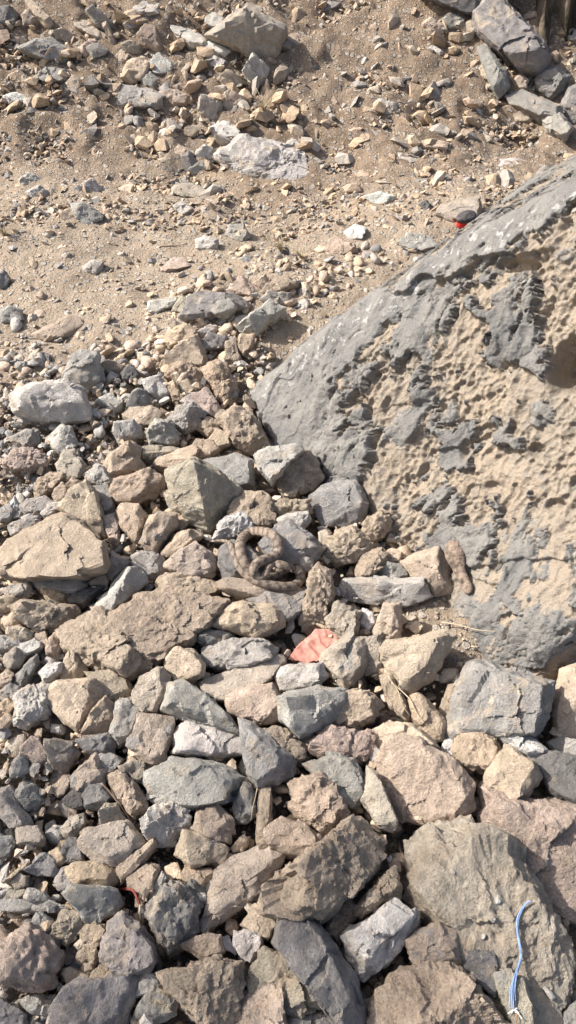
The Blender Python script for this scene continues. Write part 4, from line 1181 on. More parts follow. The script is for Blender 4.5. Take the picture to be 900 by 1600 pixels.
    nt.links.new(v, vo.inputs['Vector'])
    bump(nt, b, [(n2, 0.7), (n3, 0.5), (mth(nt, 'MULTIPLY', vo.outputs['Distance'], mth(nt, 'SUBTRACT', 1.0, at.outputs['Fac'])), 0.15)], 0.007)
    ob = link('boulder', me, m, org)
    tag(ob, 'huge pitted boulder with grey skin and honeycombed tan core filling the right side', 'boulder')
    return ob

boulder()
for i, ln in enumerate(ROCKS):
    traced_rock(ln, i)

# ------------------------------------------------------------------ unseen treelike blocker added to the left; its thin crown half-shades the nearest stones
def add_shade_blocker():
    rs = np.random.RandomState(21)
    tgt = np.array([0.1, ground_hit(450, 1180)[1] - 1.75, 0.05])     # where the middle of the crown's shadow falls
    L = np.array([LIGHT_AZ[0] * math.cos(SUN_EL), LIGHT_AZ[1] * math.cos(SUN_EL), -math.sin(SUN_EL)])
    C = tgt - L * 9.5
    gz = g1(C[0], C[1])
    e = bpy.data.objects.new('added_shade_blocker', None)
    e.location = (C[0], C[1], gz)
    COL.objects.link(e)
    tag(e, 'added unseen treelike blocker left of the camera whose thin crown half-shades the nearest stones', 'added_shade_blocker')
    H = C[2] - gz
    def tubes(paths):
        V, F = [], []
        for P, r0, r1 in paths:
            P = np.asarray(P)
            n = len(P)
            T = np.gradient(P, axis=0)
            for k in range(n):
                t = T[k] / np.linalg.norm(T[k])
                a = np.cross(t, [0.3, 0.9, 0.1])
                a /= np.linalg.norm(a)
                b_ = np.cross(t, a)
                r = r0 + (r1 - r0) * k / (n - 1)
                for q in range(8):
                    an = q * math.pi / 4
                    V.append(P[k] + r * (math.cos(an) * a + math.sin(an) * b_))
            o0 = len(V) - n * 8
            for k in range(n - 1):
                for q in range(8):
                    F.append((o0 + k * 8 + q, o0 + k * 8 + (q + 1) % 8, o0 + (k + 1) * 8 + (q + 1) % 8, o0 + (k + 1) * 8 + q))
        return np.array(V), np.array(F)
    t = np.linspace(0, 1, 9)[:, None]
    trunk = np.concatenate([0.12 * np.sin(t * 4), 0.08 * np.cos(t * 5) - 0.08, t * (H - 0.4)], 1)
    V, F = tubes([(trunk, 0.13, 0.06)])
    bark = bpy.data.materials.new('bark')
    bark.use_nodes = True
    nt = bark.node_tree
    tc = nd(nt, 'ShaderNodeTexCoord')
    b = nt.nodes['Principled BSDF']
    nt.links.new(mixc(nt, noise_node(nt, tc.outputs['Object'], 12, 5, 0.6), (0.09, 0.065, 0.045), (0.22, 0.17, 0.125)), b.inputs['Base Color'])
    b.inputs['Roughness'].default_value = 0.9
    link('trunk', mk_mesh('trunk', V, F), bark, (0, 0, 0), e)
    limbs, tips = [], []
    for i in range(26):
        d = rs.normal(size=3)
        d /= np.linalg.norm(d)
        tip = np.array([0, 0, H]) + d * np.array([1.6, 1.6, 1.3]) * rs.uniform(0.5, 0.95)
        st = trunk[rs.randint(5, 9)]
        mid = (st + tip) / 2 + rs.normal(0, 0.12, 3)
        limbs.append((np.array([st, mid, tip]), 0.028, 0.008))
        tips += [tip, mid * 0.4 + tip * 0.6]
    V, F = tubes(limbs)
    link('limb', mk_mesh('limb', V, F), bark, (0, 0, 0), e)
    n = 3300
    p = rs.normal(size=(n, 3))
    p /= np.linalg.norm(p, axis=1)[:, None]
    p = p * (rs.rand(n, 1) ** 0.38) * np.array([1.75, 1.75, 1.5]) + np.array([0, 0, H])
    u = rs.normal(size=(n, 3))
    u /= np.linalg.norm(u, axis=1)[:, None]
    w = np.cross(u, rs.normal(size=(n, 3)))
    w /= np.linalg.norm(w, axis=1)[:, None]
    ln, wd = rs.uniform(0.045, 0.075, (n, 1)), rs.uniform(0.018, 0.028, (n, 1))
    q = np.stack([p - u * ln, p - w * wd + u * ln * 0.1, p + u * ln, p + w * wd + u * ln * 0.1], 1).reshape(-1, 3)
    m, nt, b = mat_new('leaf')
    oi = nd(nt, 'ShaderNodeTexCoord')
    nt.links.new(mixc(nt, noise_node(nt, oi.outputs['Object'], 6, 2), (0.05, 0.075, 0.025), (0.09, 0.12, 0.04)), b.inputs['Base Color'])
    link('crown', mk_mesh('crown', q, np.arange(n * 4).reshape(n, 4), False), m, (0, 0, 0), e)
add_shade_blocker()

# ------------------------------------------------------------------ dark cliff behind the top right boulders
def cliff():
    base = ground_hit(868, 92)
    nu, nv = 260, 80
    u = np.linspace(-0.35, 2.6, nu)
    vv = np.linspace(-0.15, 1.5, nv)
    U, Vv = np.meshgrid(u, vv)
    p = np.stack([U.ravel() * 7.0, Vv.ravel() * 1.1, np.zeros(U.size)], 1)
    D = 0.10 * ridged(p, 4).reshape(U.shape) + 0.05 * fbm(p * 3 + 4, 3).reshape(U.shape)
    D = D - 0.16 * np.exp(-((U - 0.10) / 0.035) ** 2) * sstep(0.5, 0.0, Vv) - 0.10 * np.exp(-((U + 0.12) / 0.06) ** 2)
    D = D - 0.35 * sstep(-0.22, -0.35, U)
    X = base[0] + U
    Y = base[1] + 0.10 + 0.25 * Vv - D * 0.9
    Z = base[2] + Vv
    V = np.stack([X.ravel(), Y.ravel(), Z.ravel()], 1)
    I = np.arange(nu * nv).reshape(nv, nu)
    F = np.stack([I[:-1, :-1].ravel(), I[:-1, 1:].ravel(), I[1:, 1:].ravel(), I[1:, :-1].ravel()], 1)
    # give it depth: a back sheet and closing sides
    back = V.copy()
    back[:, 1] = base[1] + 1.6
    n = len(V)
    F2 = F[:, ::-1] + n
    rim = np.concatenate([I[0, :], I[1:, -1], I[-1, -2::-1], I[-2:0:-1, 0]])
    sk = np.stack([np.roll(rim, -1), rim, rim + n, np.roll(rim, -1) + n], 1)
    me = mk_mesh('cliff', np.concatenate([V, back]) - base, np.concatenate([F, F2, sk]))
    m, nt, b = mat_new('dark_cliff')
    tc = nd(nt, 'ShaderNodeTexCoord')
    mp = nd(nt, 'ShaderNodeMapping')
    mp.inputs['Scale'].default_value = (6, 3, 1.2)
    nt.links.new(tc.outputs['Object'], mp.inputs['Vector'])
    n1 = noise_node(nt, mp.outputs[0], 1.6, 5, 0.6)
    n2 = noise_node(nt, tc.outputs['Object'], 30, 4, 0.7)
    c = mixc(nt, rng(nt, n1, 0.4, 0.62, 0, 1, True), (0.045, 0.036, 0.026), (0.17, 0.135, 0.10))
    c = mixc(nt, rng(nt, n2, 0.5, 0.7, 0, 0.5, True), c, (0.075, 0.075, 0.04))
    nt.links.new(c, b.inputs['Base Color'])
    bump(nt, b, [(n1, 1.0), (n2, 0.6)], 0.03)
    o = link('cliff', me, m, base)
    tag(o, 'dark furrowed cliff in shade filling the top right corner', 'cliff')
cliff()

# ------------------------------------------------------------------ gravel and rubble nobody could count
def in_any(px, py, grow):
    hit = np.zeros(px.shape, dtype=bool)
    for P in POLYS:
        c = P.mean(0)
        Q = c + (P - c) * grow
        lo, hi = Q.min(0), Q.max(0)
        m = (px > lo[0]) & (px < hi[0]) & (py > lo[1]) & (py < hi[1]) & ~hit
        if not m.any():
            continue
        x, y = px[m], py[m]
        ins = np.zeros(x.shape, dtype=bool)
        n = len(Q)
        for i in range(n):
            x0, y0 = Q[i]
            x1, y1 = Q[(i + 1) % n]
            cnd = ((y0 > y) != (y1 > y)) & (x < (x1 - x0) * (y - y0) / (y1 - y0 + 1e-9) + x0)
            ins ^= cnd
        hit[m] = ins
    return hit

def shard_variants(n, level, seed):
    out = []
    rs = np.random.RandomState(seed)
    for i in range(n):
        npt = 18 if level == -2 else (9 if level == -1 else 11)
        P = rs.normal(size=(npt, 3))
        P /= np.linalg.norm(P, axis=1)[:, None]
        P *= rs.uniform(0.75, 1.05, (npt, 1))
        P *= np.array([1.0, rs.uniform(0.55, 0.9), rs.uniform(0.32, 0.7)])
        if level < 0:
            bm = bmesh.new()
            for p in P:
                bm.verts.new(p)
            bmesh.ops.convex_hull(bm, input=bm.verts)
            bmesh.ops.triangulate(bm, faces=bm.faces)
            bm.verts.index_update()
            used = [v_ for v_ in bm.verts if v_.link_faces]
            mp = {v_.index: j for j, v_ in enumerate(used)}
            V = np.array([v_.co for v_ in used])
            F = np.array([[mp[v_.index] for v_ in f.verts] for f in bm.faces])
            bm.free()
        else:
            P = P - P.mean(0)
            N, D = hull_planes(P)
            D = np.maximum(D, 0.05)
            V, F = shape_from_planes(N, D, np.diag([1.0, 0.75, 0.5]), level, 60, 0.9, seed + i, 0.35, 2)
        out.append((V, F))
    return out

PAL = np.array([(.53, .43, .32), (.51, .405, .295), (.43, .35, .265), (.48, .42, .345), (.38, .36, .33), (.31, .302, .29), (.50, .465, .415),
                (.23, .227, .223), (.48, .385, .31)])
W_TAN = np.array([5, 5, 4, 4, 2, 1.2, 2.0, .5, 3])
W_GREY = np.array([2, 2, 2, 3, 4, 4, 2.0, 1.6, 2])

gv_small = shard_variants(24, -1, 900)
gv_mid = shard_variants(24, -2, 930)
gv_big = shard_variants(24, 1, 950)
gv_fine = shard_variants(14, 2, 970)
GV, GF, GC, GS = [], [], [], []
gn = 0
gcount = 0

def scatter(x, y, r, weights, big, embed, rs, lift=None, tint=(0.94, 0.92, 0.90)):
    """add stones of radius r at x, y; big: 0 chips, 1 angular stones, 2 worn stones"""
    global gn, gcount
    z = ground_h(x, y) - pile_dip(x, y)
    pal = rs.choice(len(PAL), size=len(x), p=weights / weights.sum())
    var = (gv_small, gv_mid, gv_big)[int(big)]
    vi = rs.randint(0, len(var), len(x))
    az = rs.uniform(0, 2 * math.pi, len(x))
    tx = rs.normal(0, 0.35, len(x))
    ty = rs.normal(0, 0.35, len(x))
    for k in range(len(var)):
        idx = np.where(vi == k)[0]
        if len(idx) == 0:
            continue
        V, F = var[k]
        ca, sa = np.cos(az[idx])[:, None], np.sin(az[idx])[:, None]
        S = V[None] * r[idx][:, None, None]
        X = S[..., 0] * ca - S[..., 1] * sa
        Y = S[..., 0] * sa + S[..., 1] * ca
        Zl = S[..., 2] + tx[idx][:, None] * X + ty[idx][:, None] * Y
        zz = z[idx] + embed * r[idx] + (lift[idx] if lift is not None else 0)
        P = np.stack([X + x[idx][:, None], Y + y[idx][:, None], Zl + zz[:, None]], -1)
        n = len(V)
        GV.append(P.reshape(-1, 3))
        GF.append((F[None] + (np.arange(len(idx)) * n)[:, None, None] + gn).reshape(-1, 3))
        GS.append(np.full(len(F) * len(idx), int(big) == 2))
        c = PAL[pal[idx]] * rs.uniform(0.80, 1.15, (len(idx), 1)) * np.array(tint)
        GC.append(np.repeat(c, n, axis=0))
        gn += n * len(idx)
        gcount += len(idx)

def candidates(n, x0, x1, y0, y1, rs):
    x = rs.uniform(x0, x1, n)
    y = rs.uniform(y0, y1, n)
    px, py, w = project(np.stack([x, y, ground_h(x, y, False)], 1))
    return x, y, px, py

def boulder_side(px, py):
    """True where the big boulder stands"""
    return (px > 425) & (py > 560 - 0.62 * (px - 380)) & (py < 690 + 0.80 * (px - 425)) & (px > 425)

rs = np.random.RandomState(5)
# rubble filling between the traced stones: coarse below, finer above
for (n, r0, r1, grow, lift, big) in ((4200, 0.022, 0.042, 0.70, 0.045, 2), (9000, 0.011, 0.024, 0.84, 0.070, 1), (14000, 0.005, 0.012, 0.92, 0.058, 0)):
    x, y, px, py = candidates(n, -1.7, 1.5, 0.1, 2.75, rs)
    edge = np.interp(px, [0, 150, 280, 380, 500, 700, 900], [560, 550, 490, 430, 400, 375, 350])
    pile = (py > edge + rs.normal(0, 45, n))
    ok = pile & ~in_any(px, py, grow) & ~boulder_side(px, py)
    pocket = (px > 650) & (px < 800) & (py > 920) & (py < 1060)
    ok &= ~(pocket & (r1 > 0.013)) & ((px < 420) | (py > 560 - 0.62 * (px - 380)) | (rs.rand(n) < 0.8))
    left = px < 240 + rs.normal(0, 60, n)
    r = r0 + (r1 - r0) * rs.rand(n) ** 1.6
    lf = (0.010 + lift * rs.rand(n)) * sstep(0.0, 0.05, pile_dip(x, y))
    for sel, wts in ((ok & left, W_GREY), (ok & ~left, W_TAN)):
        if sel.any():
            scatter(x[sel], y[sel], r[sel], wts, big, 0.25, rs, lf[sel])
# fine grey scree at the left
x, y, px, py = candidates(12000, -1.5, 0.1, 0.1, 2.3, rs)
ok = (px < 250 + rs.normal(0, 40, len(x))) & (py > 600) & ~in_any(px, py, 0.93)
r = 0.006 + 0.013 * rs.rand(len(x)) ** 2
lf = (0.02 + 0.065 * rs.rand(len(x))) * sstep(0.0, 0.05, pile_dip(x, y))
scatter(x[ok], y[ok], r[ok], W_GREY, 0, 0.25, rs, lf[ok])
# the path: sparse fine gravel, denser to the left
x, y, px, py = candidates(16000, -2.4, 2.2, 2.0, 3.9, rs)
dens = 0.40 + 0.45 * sstep(280, 0, px) + 0.45 * np.clip(fbm(np.stack([x * 3, y * 3, x * 0], 1), 2), -0.5, 1) + 0.5 * sstep(470, 600, py)
ok = (rs.rand(len(x)) < dens) & ~in_any(px, py, 0.9)
r = 0.003 + 0.013 * rs.rand(len(x)) ** 2.8
scatter(x[ok], y[ok], r[ok], W_TAN + 0.5 * W_GREY, 0, 0.15, rs)
x, y, px, py = candidates(2800, -2.2, 2.2, 2.0, 3.9, rs)
ok = ~in_any(px, py, 1.0) & (rs.rand(len(x)) < 0.20 + 0.6 * sstep(280, 0, px) + 0.35 * sstep(380, 250, py) + 0.6 * sstep(450, 560, py))
r = 0.011 + 0.018 * rs.rand(len(x)) ** 2
scatter(x[ok], y[ok], r[ok], W_TAN + W_GREY, 1, 0.1, rs)
# the hillside
x, y, px, py = candidates(44000, -2.2, 2.3, 2.85, 4.9, rs)
dn = fbm(np.stack([x * 2.2, y * 2.2, x * 0 + 3], 1), 3)
dens = np.clip(0.75 + 0.5 * dn, 0.2, 1) * np.where(py > 395, 0.45, 1.0)
ok = (rs.rand(len(x)) < dens) & ~in_any(px, py, 0.85)
r = 0.005 + 0.021 * rs.rand(len(x)) ** 1.9
scatter(x[ok], y[ok], r[ok], W_TAN + 0.4 * W_GREY, 0, 0.14, rs, None, (0.84, 0.79, 0.74))
x, y, px, py = candidates(11000, -2.6, 2.6, 3.1, 5.6, rs)
rub = np.exp(-((py - (60 + 0.36 * np.clip(px, 0, 500))) / 105.0) ** 2) * sstep(600, 400, px)
rub = np.maximum(rub, 0.75 * np.exp(-((px - 690) / 95.0) ** 2 - ((py - 70) / 90.0) ** 2))
rub = np.maximum(rub, 0.5 * np.exp(-((px - 620) / 170.0) ** 2 - ((py - 190) / 80.0) ** 2))
ok = (rs.rand(len(x)) < 0.14 + 0.70 * rub) & ~in_any(px, py, 0.8)
r = 0.014 + 0.048 * rs.rand(len(x)) ** 3.0
scatter(x[ok], y[ok], r[ok], W_TAN + 0.35 * W_GREY, 1, 0.25, rs, 0.03 * rs.rand(ok.sum()) * rub[ok] - 0.2 * r[ok] * (1 - rub[ok]), (0.86, 0.81, 0.76))
# crumbs of soil and stone in the pocket at the boulder foot
x, y, px, py = candidates(9000, 0.1, 0.8, 0.9, 1.7, rs)
ok = (px > 640) & (px < 800) & (py > 850) & (py < 1080) & ~in_any(px, py, 0.97) & (rs.rand(len(x)) < 0.55)
r = 0.0018 + 0.006 * rs.rand(len(x)) ** 2.5
scatter(x[ok], y[ok], r[ok], W_TAN + 0.6 * W_GREY, 0, 0.3, rs)

me = mk_mesh('gravel', np.concatenate(GV), np.concatenate(GF), smooth=False)
me.polygons.foreach_set('use_smooth', np.concatenate(GS))
cattr(me, 'tint', np.concatenate(GC))
m, nt, b = mat_new('gravel_stone')
at = nd(nt, 'ShaderNodeAttribute', attribute_name='tint')
tc = nd(nt, 'ShaderNodeTexCoord')
n2 = noise_node(nt, tc.outputs['Object'], 60, 4, 0.65)
n3 = noise_node(nt, tc.outputs['Object'], 300, 2, 0.65)
vv = mth(nt, 'MULTIPLY', rng(nt, n2, 0.3, 0.7, 0.75, 1.22), rng(nt, n3, 0.3, 0.7, 0.85, 1.14))
cc = nd(nt, 'ShaderNodeCombineColor')
for i in range(3):
    nt.links.new(vv, cc.inputs[i])
nt.links.new(mixc(nt, 1.0, at.outputs['Color'], cc.outputs[0], 'MULTIPLY'), b.inputs['Base Color'])
bump(nt, b, [(n2, 1.0), (n3, 0.4)], 0.006)
gravel = link('gravel', me, m)
tag(gravel, 'loose gravel and broken stone chips strewn over the slope and between the rocks', 'gravel', None, 'stuff')
print('gravel stones', gcount, 'tris', len(me.polygons), 'all', sum(len(p.data.loops) - 2 * len(p.data.polygons) for p in bpy.data.objects if p.type == 'MESH'))

# ------------------------------------------------------------------ small things lying on the stones (found by dropping them on)
bpy.context.view_layer.update()
DG = bpy.context.evaluated_depsgraph_get()
def surf(px, py):
    d = ray(px, py)
    ok, loc, nrm, i, o, mt = scene.ray_cast(DG, Vector(CAM), Vector(d))
    return (np.array(loc), np.array(nrm), d) if ok else (ground_hit(px, py), np.array([0, 0, 1.0]), d)

def catmull(P, per):
    P = np.asarray(P, dtype=np.float64)
    Q = np.concatenate([[2 * P[0] - P[1]], P, [2 * P[-1] - P[-2]]])
    out = []
    for i in range(1, len(Q) - 2):
        for t in np.linspace(0, 1, per, endpoint=False):
            a, b_, c_, d_ = Q[i - 1], Q[i], Q[i + 1], Q[i + 2]
            out.append(0.5 * ((2 * b_) + (-a + c_) * t + (2 * a - 5 * b_ + 4 * c_ - d_) * t * t + (-a + 3 * b_ - 3 * c_ + d_) * t ** 3))
    out.append(Q[-2])
    return np.array(out)

def smooth1(a, k, it=1):
    a = np.asarray(a, dtype=np.float64)
    for _ in range(it):
        p = np.pad(a, (k, k), mode='edge')
        a = np.convolve(p, np.ones(2 * k + 1) / (2 * k + 1), mode='valid')
    return a

def drape(pix, off, win=4, it=3):
    """follow the visible surface under a line of picture points, bridging gaps; off = height above it (m)"""
    ts = []
    for (x, y) in pix:
        loc, n, d = surf(x, y)
        ts.append(np.linalg.norm(loc - CAM))
    ts = np.array(ts)
    tm = np.array([ts[max(0, i - win):i + win + 1].min() for i in range(len(ts))])
    tm = smooth1(tm, win, it)
    return np.array([CAM + ray(x, y) * (t - o) for (x, y), t, o in zip(pix, tm, off)])

def tube(P, rad, seg=12, squash=1.0, upv=None):
    """swept tube, returns V, F, arclength, angle"""
    P = np.asarray(P)
    n = len(P)
    T = np.gradient(P, axis=0)
    T /= np.linalg.norm(T, axis=1)[:, None]
    u = np.array([0, 0, 1.0]) if upv is None else upv
    V, S, TH = [], [], []
    s = np.concatenate([[0], np.cumsum(np.linalg.norm(np.diff(P, axis=0), axis=1))])
    for i in range(n):
        sd = np.cross(T[i], u)
        sd /= max(np.linalg.norm(sd), 1e-6)
        up_ = np.cross(sd, T[i])
        for j in range(seg):
            a = 2 * math.pi * j / seg
            V.append(P[i] + rad[i] * (math.cos(a) * sd + squash * math.sin(a) * up_))
            S.append(s[i])
            TH.append(a)
    F = []
    for i in range(n - 1):
        for j in range(seg):
            k = (j + 1) % seg
            F.append((i * seg + j, i * seg + k, (i + 1) * seg + k, (i + 1) * seg + j))
    base = len(V)
    V.append(P[0])
    V.append(P[-1])
    S += [0, s[-1]]
    TH += [0, 0]
    for j in range(seg):
        k = (j + 1) % seg
        F.append((base, k, j, j))
        F.append((base + 1, (n - 1) * seg + j, (n - 1) * seg + k, (n - 1) * seg + k))
    return np.array(V), F, np.array(S), np.array(TH)

def poly_mesh(name, V, F):
    me = bpy.data.meshes.new(name)
    me.from_pydata([tuple(v_) for v_ in V], [], [tuple(dict.fromkeys(f)) for f in F])
    me.polygons.foreach_set('use_smooth', np.ones(len(me.polygons), dtype=bool))
    me.update()
    return me

def plain(name, col, rough=0.8, vary=0.25, scale=60, bmp=0.002):
    m, nt, b = mat_new(name)
    b.inputs['Roughness'].default_value = rough
    tc = nd(nt, 'ShaderNodeTexCoord')
    n1 = noise_node(nt, tc.outputs['Object'], scale, 4, 0.6)
    dk = tuple(c_ * (1 - vary) for c_ in col)
    lt = tuple(min(1, c_ * (1 + vary)) for c_ in col)
    nt.links.new(mixc(nt, rng(nt, n1, 0.35, 0.65, 0, 1), dk, lt), b.inputs['Base Color'])
    bump(nt, b, [(n1, 1.0)], bmp)
    return m

# ---- the snake
def snake():
    k = 240 / 900.0
    pts = [(600, 404), (572, 396), (540, 388), (508, 382), (482, 380), (458, 392), (443, 418), (425, 448), (395, 458), (368, 440), (362, 410),
           (378, 378), (415, 358), (460, 342), (497, 318), (512, 285), (503, 245), (475, 212), (430, 194), (375, 188), (325, 203),
           (292, 235), (282, 275), (290, 325), (308, 370), (332, 408), (365, 440), (410, 458), (460, 452), (515, 425), (565, 405),
           (608, 408), (632, 432), (634, 470), (605, 502), (550, 512), (485, 506), (420, 494), (360, 474), (315, 442), (280, 402),
           (258, 357), (240, 307), (226, 268), (205, 248), (160, 243), (110, 246), (45, 253)]
    pix = np.array(pts) * k + [300, 780]
    per = 8
    line = catmull(pix, per)
    n = len(line)
    f = np.arange(n) / per            # control-point index
    # half widths in photo units
    wi = np.interp(f, [0, 0.5, 1.2, 2.6, 3.4, 4.4, 5.5, 8, 12, 17, 25, 33, 38, 42, 44, 46, 47],
                   [1.4, 4.4, 6.0, 7.6, 7.0, 4.8, 5.0, 6.6, 8.0, 8.6, 8.4, 8.2, 7.0, 5.2, 3.2, 1.9, 0.5])
    mpp = 1.86 * TANV / (PH / 2)
    rad = wi * mpp * 0.92
    lay = np.interp(f, [0, 3, 6, 10, 12, 14, 26, 31, 33, 47], [0.036, 0.038, 0.030, 0.022, 0.012, 0, 0, 0.0, 0, 0])
    P = drape(line, rad * 0.55 + lay, 5, 4)
    # build with a flattened head
    upv = np.array([-0.1, -0.35, 0.93])
    V, F, S, TH = tube(P, rad, 20, 0.86, upv)
    nh = int(4.2 * per) * 20
    cidx = np.repeat(np.arange(n), 20)
    hd = np.clip(1 - (np.arange(n) / per - 3.2) / 1.0, 0, 1)
    sq = 1 - 0.30 * hd
    Vr = V[:n * 20]
    ctr = P[cidx]
    rel = Vr - ctr
    upc = rel @ upv
    V[:n * 20] = ctr + rel - (upc * (1 - sq[cidx]))[:, None] * upv
    # keeled skin: small irregular swell of the muscles
    V[:n * 20] += (rel / np.maximum(np.linalg.norm(rel, axis=1), 1e-6)[:, None]) * (0.0006 * fbm(Vr * 60, 2))[:, None]
    org = P[int(8 * per)]
    me = poly_mesh('snake', V - org, F)
    fattr(me, 'along', S)
    fattr(me, 'around', TH)
    m, nt, b = mat_new('snake_scales')
    b.inputs['Roughness'].default_value = 0.62
    al = nd(nt, 'ShaderNodeAttribute', attribute_name='along').outputs['Fac']
    ar = nd(nt, 'ShaderNodeAttribute', attribute_name='around').outputs['Fac']
    tc = nd(nt, 'ShaderNodeTexCoord')
    n1 = noise_node(nt, tc.outputs['Object'], 55, 3, 0.6)
    n2 = noise_node(nt, tc.outputs['Object'], 260, 3, 0.6)
    # saddles that alternate left and right of the spine (spine is at angle pi/2)
    wob = mth(nt, 'MULTIPLY', n1, 5.0)
    ph = mth(nt, 'ADD', mth(nt, 'MULTIPLY', al, 2 * math.pi / 0.021), wob)
    side = mth(nt, 'SINE', mth(nt, 'SUBTRACT', ar, math.pi / 2))      # <0 one side, >0 the other
    spine = mth(nt, 'COSINE', mth(nt, 'SUBTRACT', ar, math.pi / 2))
    bars = mth(nt, 'SINE', mth(nt, 'ADD', ph, mth(nt, 'MULTIPLY', mth(nt, 'SIGN', side), 0.9)))
    dorsal = rng(nt, spine, 0.15, 0.75, 0.0, 1.0, True)
    mask = mth(nt, 'MULTIPLY', rng(nt, bars, 0.05, 0.45, 0.0, 1.0, True), dorsal)
    spots = mth(nt, 'MULTIPLY', rng(nt, mth(nt, 'SINE', mth(nt, 'ADD', ph, 2.6)), 0.3, 0.7, 0, 1, True),
                rng(nt, mth(nt, 'ABSOLUTE', mth(nt, 'SUBTRACT', spine, 0.12)), 0.05, 0.25, 0.8, 0.0, True))
    base = mixc(nt, rng(nt, n1, 0.35, 0.65, 0, 1), (0.19, 0.15, 0.118), (0.25, 0.2, 0.158))
    c = mixc(nt, mth(nt, 'MULTIPLY', mask, 0.85), base, (0.085, 0.064, 0.05))
    c = mixc(nt, mth(nt, 'MULTIPLY', spots, 0.8), c, (0.08, 0.06, 0.046))
    belly = rng(nt, spine, -0.55, -0.15, 0.75, 0.0, True)
    c = mixc(nt, belly, c, (0.46, 0.40, 0.33))
    c = mixc(nt, rng(nt, n2, 0.55, 0.68, 0, 0.35), c, (0.36, 0.30, 0.24))
    nt.links.new(c, b.inputs['Base Color'])
    cv = nd(nt, 'ShaderNodeCombineXYZ')
    nt.links.new(mth(nt, 'MULTIPLY', al, 420.0), cv.inputs[0])
    nt.links.new(mth(nt, 'MULTIPLY', ar, 3.6), cv.inputs[1])
    vo = nd(nt, 'ShaderNodeTexVoronoi')
    vo.inputs['Scale'].default_value = 1.0
    nt.links.new(cv.outputs[0], vo.inputs['Vector'])
    bump(nt, b, [(vo.outputs['Distance'], -0.6), (n2, 0.4)], 0.0011)
    o = link('snake', me, m, org)
    tag(o, 'brown mottled snake lying coiled on the stones at the picture centre', 'snake')
    # eyes
    me_ = None
    hi_ = int(1.5 * per)
    T = P[hi_] - P[hi_ + 4]
    T /= np.linalg.norm(T)
    sd = np.cross(T, upv)
    sd /= np.linalg.norm(sd)
    EV, EF = ico(2)
    eye_m = plain('snake_eye', (0.10, 0.06, 0.02), 0.25, 0.2)
    for s_ in (-1, 1):
        c_ = P[hi_] + sd * s_ * rad[hi_] * 0.80 + upv * rad[hi_] * 0.35
        link('eye', mk_mesh('eye', EV * 0.0021, EF), eye_m, c_ - org, o)
snake()

# ---- pinkish-red torn plastic between the stones
def sheet(name, outline, lift, k, mat, step_px, wrinkle, wf, thick, seed, label, cat):
    pts = np.array(outline, dtype=float)
    cen = pts.mean(0)
    ts = np.array([np.linalg.norm(surf(*q)[0] - CAM) for q in list(pts) + [cen]])
    t0 = np.median(ts) - lift
    C = CAM + ray(*cen) * t0
    view = CAM - C
    view /= np.linalg.norm(view)
    N = (1 - k) * view + k * np.array([0, 0, 1.0])
    N /= np.linalg.norm(N)
    lo, hi = pts.min(0), pts.max(0)
    xs = np.arange(lo[0], hi[0] + step_px, step_px)
    ys = np.arange(lo[1], hi[1] + step_px, step_px)
    X, Y = np.meshgrid(xs, ys)
    keep = np.zeros(X.size, dtype=bool)
    save = POLYS[:]
    POLYS[:] = [pts]
    keep = in_any(X.ravel(), Y.ravel(), 1.0)
    POLYS[:] = save
    P = np.array([plane_hit(a, b_, C, N) for a, b_ in zip(X.ravel(), Y.ravel())])
    q = np.stack([X.ravel(), Y.ravel(), np.zeros(X.size)], 1) * wf + seed
    st = q.copy()
    st[:, 0] = q[:, 0] * 0.35 + q[:, 1] * 0.35
    st[:, 1] = (q[:, 1] - q[:, 0]) * 0.9
    P = P + N * (wrinkle * (ridged(st, 3) + 0.6 * fbm(q, 3)))[:, None]
    I = np.arange(X.size).reshape(X.shape)
    F = np.stack([I[:-1, :-1].ravel(), I[:-1, 1:].ravel(), I[1:, 1:].ravel(), I[1:, :-1].ravel()], 1)
    F = F[keep[F].sum(1) >= 3]
    me = poly_mesh(name, P - C, [tuple(f) for f in F])
    bm = bmesh.new()
    bm.from_mesh(me)
    bmesh.ops.delete(bm, geom=[v_ for v_ in bm.verts if not v_.link_faces], context='VERTS')
    bmesh.ops.solidify(bm, geom=bm.faces[:], thickness=thick)
    bm.to_mesh(me)
    bm.free()
    o = link(name, me, mat, C)
    tag(o, label, cat)
    return o

k = 240 / 900.0
red = [(185, 345), (215, 295), (250, 250), (300, 210), (355, 158), (420, 158), (470, 172), (518, 192), (490, 205), (465, 240), (430, 258), (400, 300), (360, 352), (330, 350), (300, 364), (250, 350)]
sheet('plastic_scrap', [(x * k + 400, y * k + 940) for x, y in red], 0.026, 0.45, plain('faded_red_plastic', (0.50, 0.235, 0.185), 0.7, 0.18, 40),
      1.2, 0.0028, 0.045, 0.0012, 3.0, 'crumpled faded red plastic scrap between stones below the snake', 'plastic')

# ---- white serrated flake
kf = 120 / 900.0
wf_ = [(160, 190), (280, 155), (300, 185), (295, 205), (318, 215), (300, 228), (362, 290), (335, 308), (378, 370), (366, 402), (340, 385), (315, 365), (290, 350), (262, 345), (240, 335), (165, 275), (188, 255), (172, 240), (180, 220)]
sheet('paper_flake', [(x * kf + 320, y * kf + 1440) for x, y in wf_], 0.035, 0.35, plain('white_paper', (0.78, 0.78, 0.78), 0.6, 0.05, 30),
      0.8, 0.0008, 0.10, 0.0008, 5.0, 'small bright white torn flake beside the white angular stone', 'paper')

